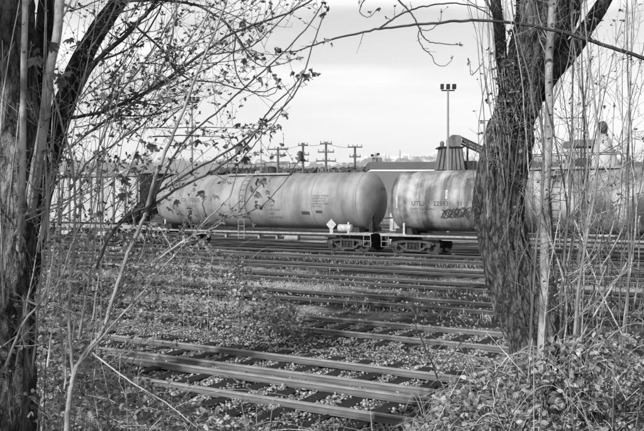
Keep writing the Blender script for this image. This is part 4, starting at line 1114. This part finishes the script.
for (px, py, n_, s_) in ((250, 127, 5, .055), (247, 141, 4, .045), (240, 157, 5, .045), (262, 180, 5, .05), (260, 196, 4, .045), (204, 193, 3, .04), (216, 195, 2, .04), (205, 142, 4, .045), (181, 146, 5, .045), (207, 126, 3, .035),
                         (304, 74, 4, .035), (294, 74, 3, .03), (275, 125, 3, .035), (318, 12, 3, .03), (228, 215, 4, .035), (127, 174, 4, .06), (138, 156, 3, .05), (82, 273, 2, .07), (148, 140, 3, .05), (172, 205, 4, .04), (330, 40, 3, .03),
                         (86, 200, 4, .05), (100, 215, 4, .05), (120, 195, 4, .05), (255, 33, 3, .035), (258, 76, 4, .035), (246, 60, 3, .035), (165, 95, 3, .05), (100, 90, 4, .05), (168, 165, 3, .04)):
    leaf_cluster(T, off, px, py, 4.75, s_, n_)
finish_leaves(T, off, lv, M['leaf'], M['twig'])

# ------------------------------------------------------------------ undergrowth
def thicket(name, top, Y0, Y1, x0, x1, nl, nc, size, seed_shift=0, leafm='bramble', ycut=470, band=None):
    lf = Scatter(*OVAL); cn = MB()
    tx = [t[0] for t in top]; ty = [t[1] for t in top]; c = 0
    clump = [(rnd.uniform(x0, x1), rnd.uniform(-1, 1)) for _ in range(30)]
    while c < nl:
        px = rnd.uniform(x0, x1); yt = np.interp(px, tx, ty)+26*(float(vnoise(np.array(px*.035+seed_shift), np.array(1.5), 3))-.45); py = yt+(ycut-yt)*rnd.random()**.95
        Y = rnd.uniform(Y0, Y1) if not band else rnd.uniform(*band)/(NY+NX*(px-322)/F)
        p = P(px, py, Y)
        if float(vnoise(np.array(p.x*3.1+seed_shift), np.array(p.z*3.1+p.y*2), 2)) < .44: 
            if rnd.random() < .8: continue
        g = float(ground_h(p.x, p.y))
        if p.z < g-.02: p.z = g+rnd.uniform(0, .12)
        dr = Vector((rnd.gauss(0, 1), rnd.gauss(-.2, 1), rnd.gauss(.1, .6)))
        for k in range(3):                    # leaflets in threes
            dd = dr+Vector((rnd.gauss(0, .9), rnd.gauss(0, .9), rnd.gauss(0, .5)))
            if dd.length < .1: continue
            lf.add(p, orient(dd, rnd.gauss(0, .7)), size*rnd.uniform(.6, 1.35)); c += 1
    for k in range(nc):
        px = rnd.uniform(x0, x1); yt = np.interp(px, tx, ty); Y = rnd.uniform(Y0, Y1) if not band else rnd.uniform(*band)/(NY+NX*(px-322)/F)
        b = P(px, ycut, Y); b.z = float(ground_h(b.x, b.y)); hgt = (P(px, yt, Y).z-b.z)*rnd.uniform(.6, 1.15)
        if hgt < .3: continue
        dx = rnd.gauss(0, .32); dy = rnd.uniform(-.4, .3)
        pts, rs = smooth([b, b+Vector((dx*.3, dy*.3, hgt*.7)), b+Vector((dx*.8, dy*.7, hgt)), b+Vector((dx*1.4, dy, hgt*rnd.uniform(.6, 1.15)))], [.004, .0035, .0026, .0014], 5)
        cn.tube(pts, rs, 4, cap=False)
    for k in range(int(nc*3.6)):
        px = rnd.uniform(x0, x1); yt = np.interp(px, tx, ty); Y = rnd.uniform(Y0, Y1-.6) if not band else rnd.uniform(*band)/(NY+NX*(px-322)/F); py = yt+(ycut-yt)*rnd.random()
        a = P(px, py, Y); d = Vector((rnd.gauss(0, 1), rnd.gauss(0, .5), rnd.gauss(.5, .7))).normalized()*rnd.uniform(.12, .5)
        if (a-d*.5).z < float(ground_h(a.x, a.y)): continue
        cn.tube([a-d*.5, a+Vector((0, 0, rnd.uniform(0, .05))), a+d*.5+Vector((0, 0, rnd.uniform(-.06, .02)))], [.0025, .0025, .001], 3, cap=False)
    r = empty(name); tag(r, kind='stuff')
    lf.build('leaves', M[leafm], r); cn.build('canes', M['cane'], r, kind='stuff')
thicket('undergrowth', [(395, 440), (420, 418), (440, 392), (462, 372), (490, 350), (520, 352), (552, 340), (590, 335), (625, 330), (680, 330)], 5.4, 7.6, 396, 690, 11000, 100, .046)
thicket('undergrowth', [(-40, 330), (40, 335), (100, 350), (150, 372), (190, 400), (250, 425), (330, 432), (400, 434)], 5.2, 7.8, -40, 400, 9500, 70, .043, 5)
# low shrubs growing on the near edge of the yard at the left
thicket('undergrowth', [(-20, 215), (60, 226), (110, 224), (165, 222), (200, 236), (240, 258), (270, 285), (285, 300), (300, 312)], 0, 0, -20, 300, 9000, 45, .078, 9, ycut=332, band=(12.5, 14.2))
thicket('undergrowth', [(-20, 270), (40, 290), (70, 320), (95, 350), (118, 385)], 6.2, 8.0, -20, 118, 3500, 30, .034, 19, ycut=430)
# loose weeds over the gravel at the foot of the bank
LW = Scatter(*OVAL)
for k in range(3800):
    px = rnd.uniform(60, 420); py = rnd.uniform(385, 440) if px > 150 else rnd.uniform(300, 430); Y = (EYE+.15)*F/(py-200)
    p = P(px, py, Y)
    if NX*p.x+NY*p.y > 8.9: continue
    if vnoise(np.array(p.x*1.7), np.array(p.y*1.7), 3) < .45: continue
    p.z = float(ground_h(p.x, p.y))+rnd.uniform(0, .07)
    LW.add(p, orient((rnd.gauss(0, 1), rnd.gauss(0, 1), rnd.gauss(.4, .3)), rnd.gauss(0, .4)), rnd.uniform(.03, .06))
tag(LW.build('weeds', M['bramble']), kind='stuff')

# small weeds standing in the front track and a dark stem before the gravel
off = Vector((P(405, 400, 7.5).x, 7.5, .1)); T = empty('young_shrub', off); tag(T, 'thin dark young shrub leaning over the second track right of centre', 'shrub'); lv = Leaves()
branch(T, off, D_, lv, [(450, 425), (438, 380), (426, 350), (415, 325), (405, 305)], 7.5, 7.6, .010, .003, name='stem', tw=10, tl=.3, leaf=.7, **up_)
branch(T, off, D_, lv, [(436, 375), (455, 350), (470, 335)], 7.5, 7.6, .005, .003, name='stem', tw=6, tl=.25, leaf=.7, **up_)
finish_leaves(T, off, lv, M['leaf'], M['twig'])
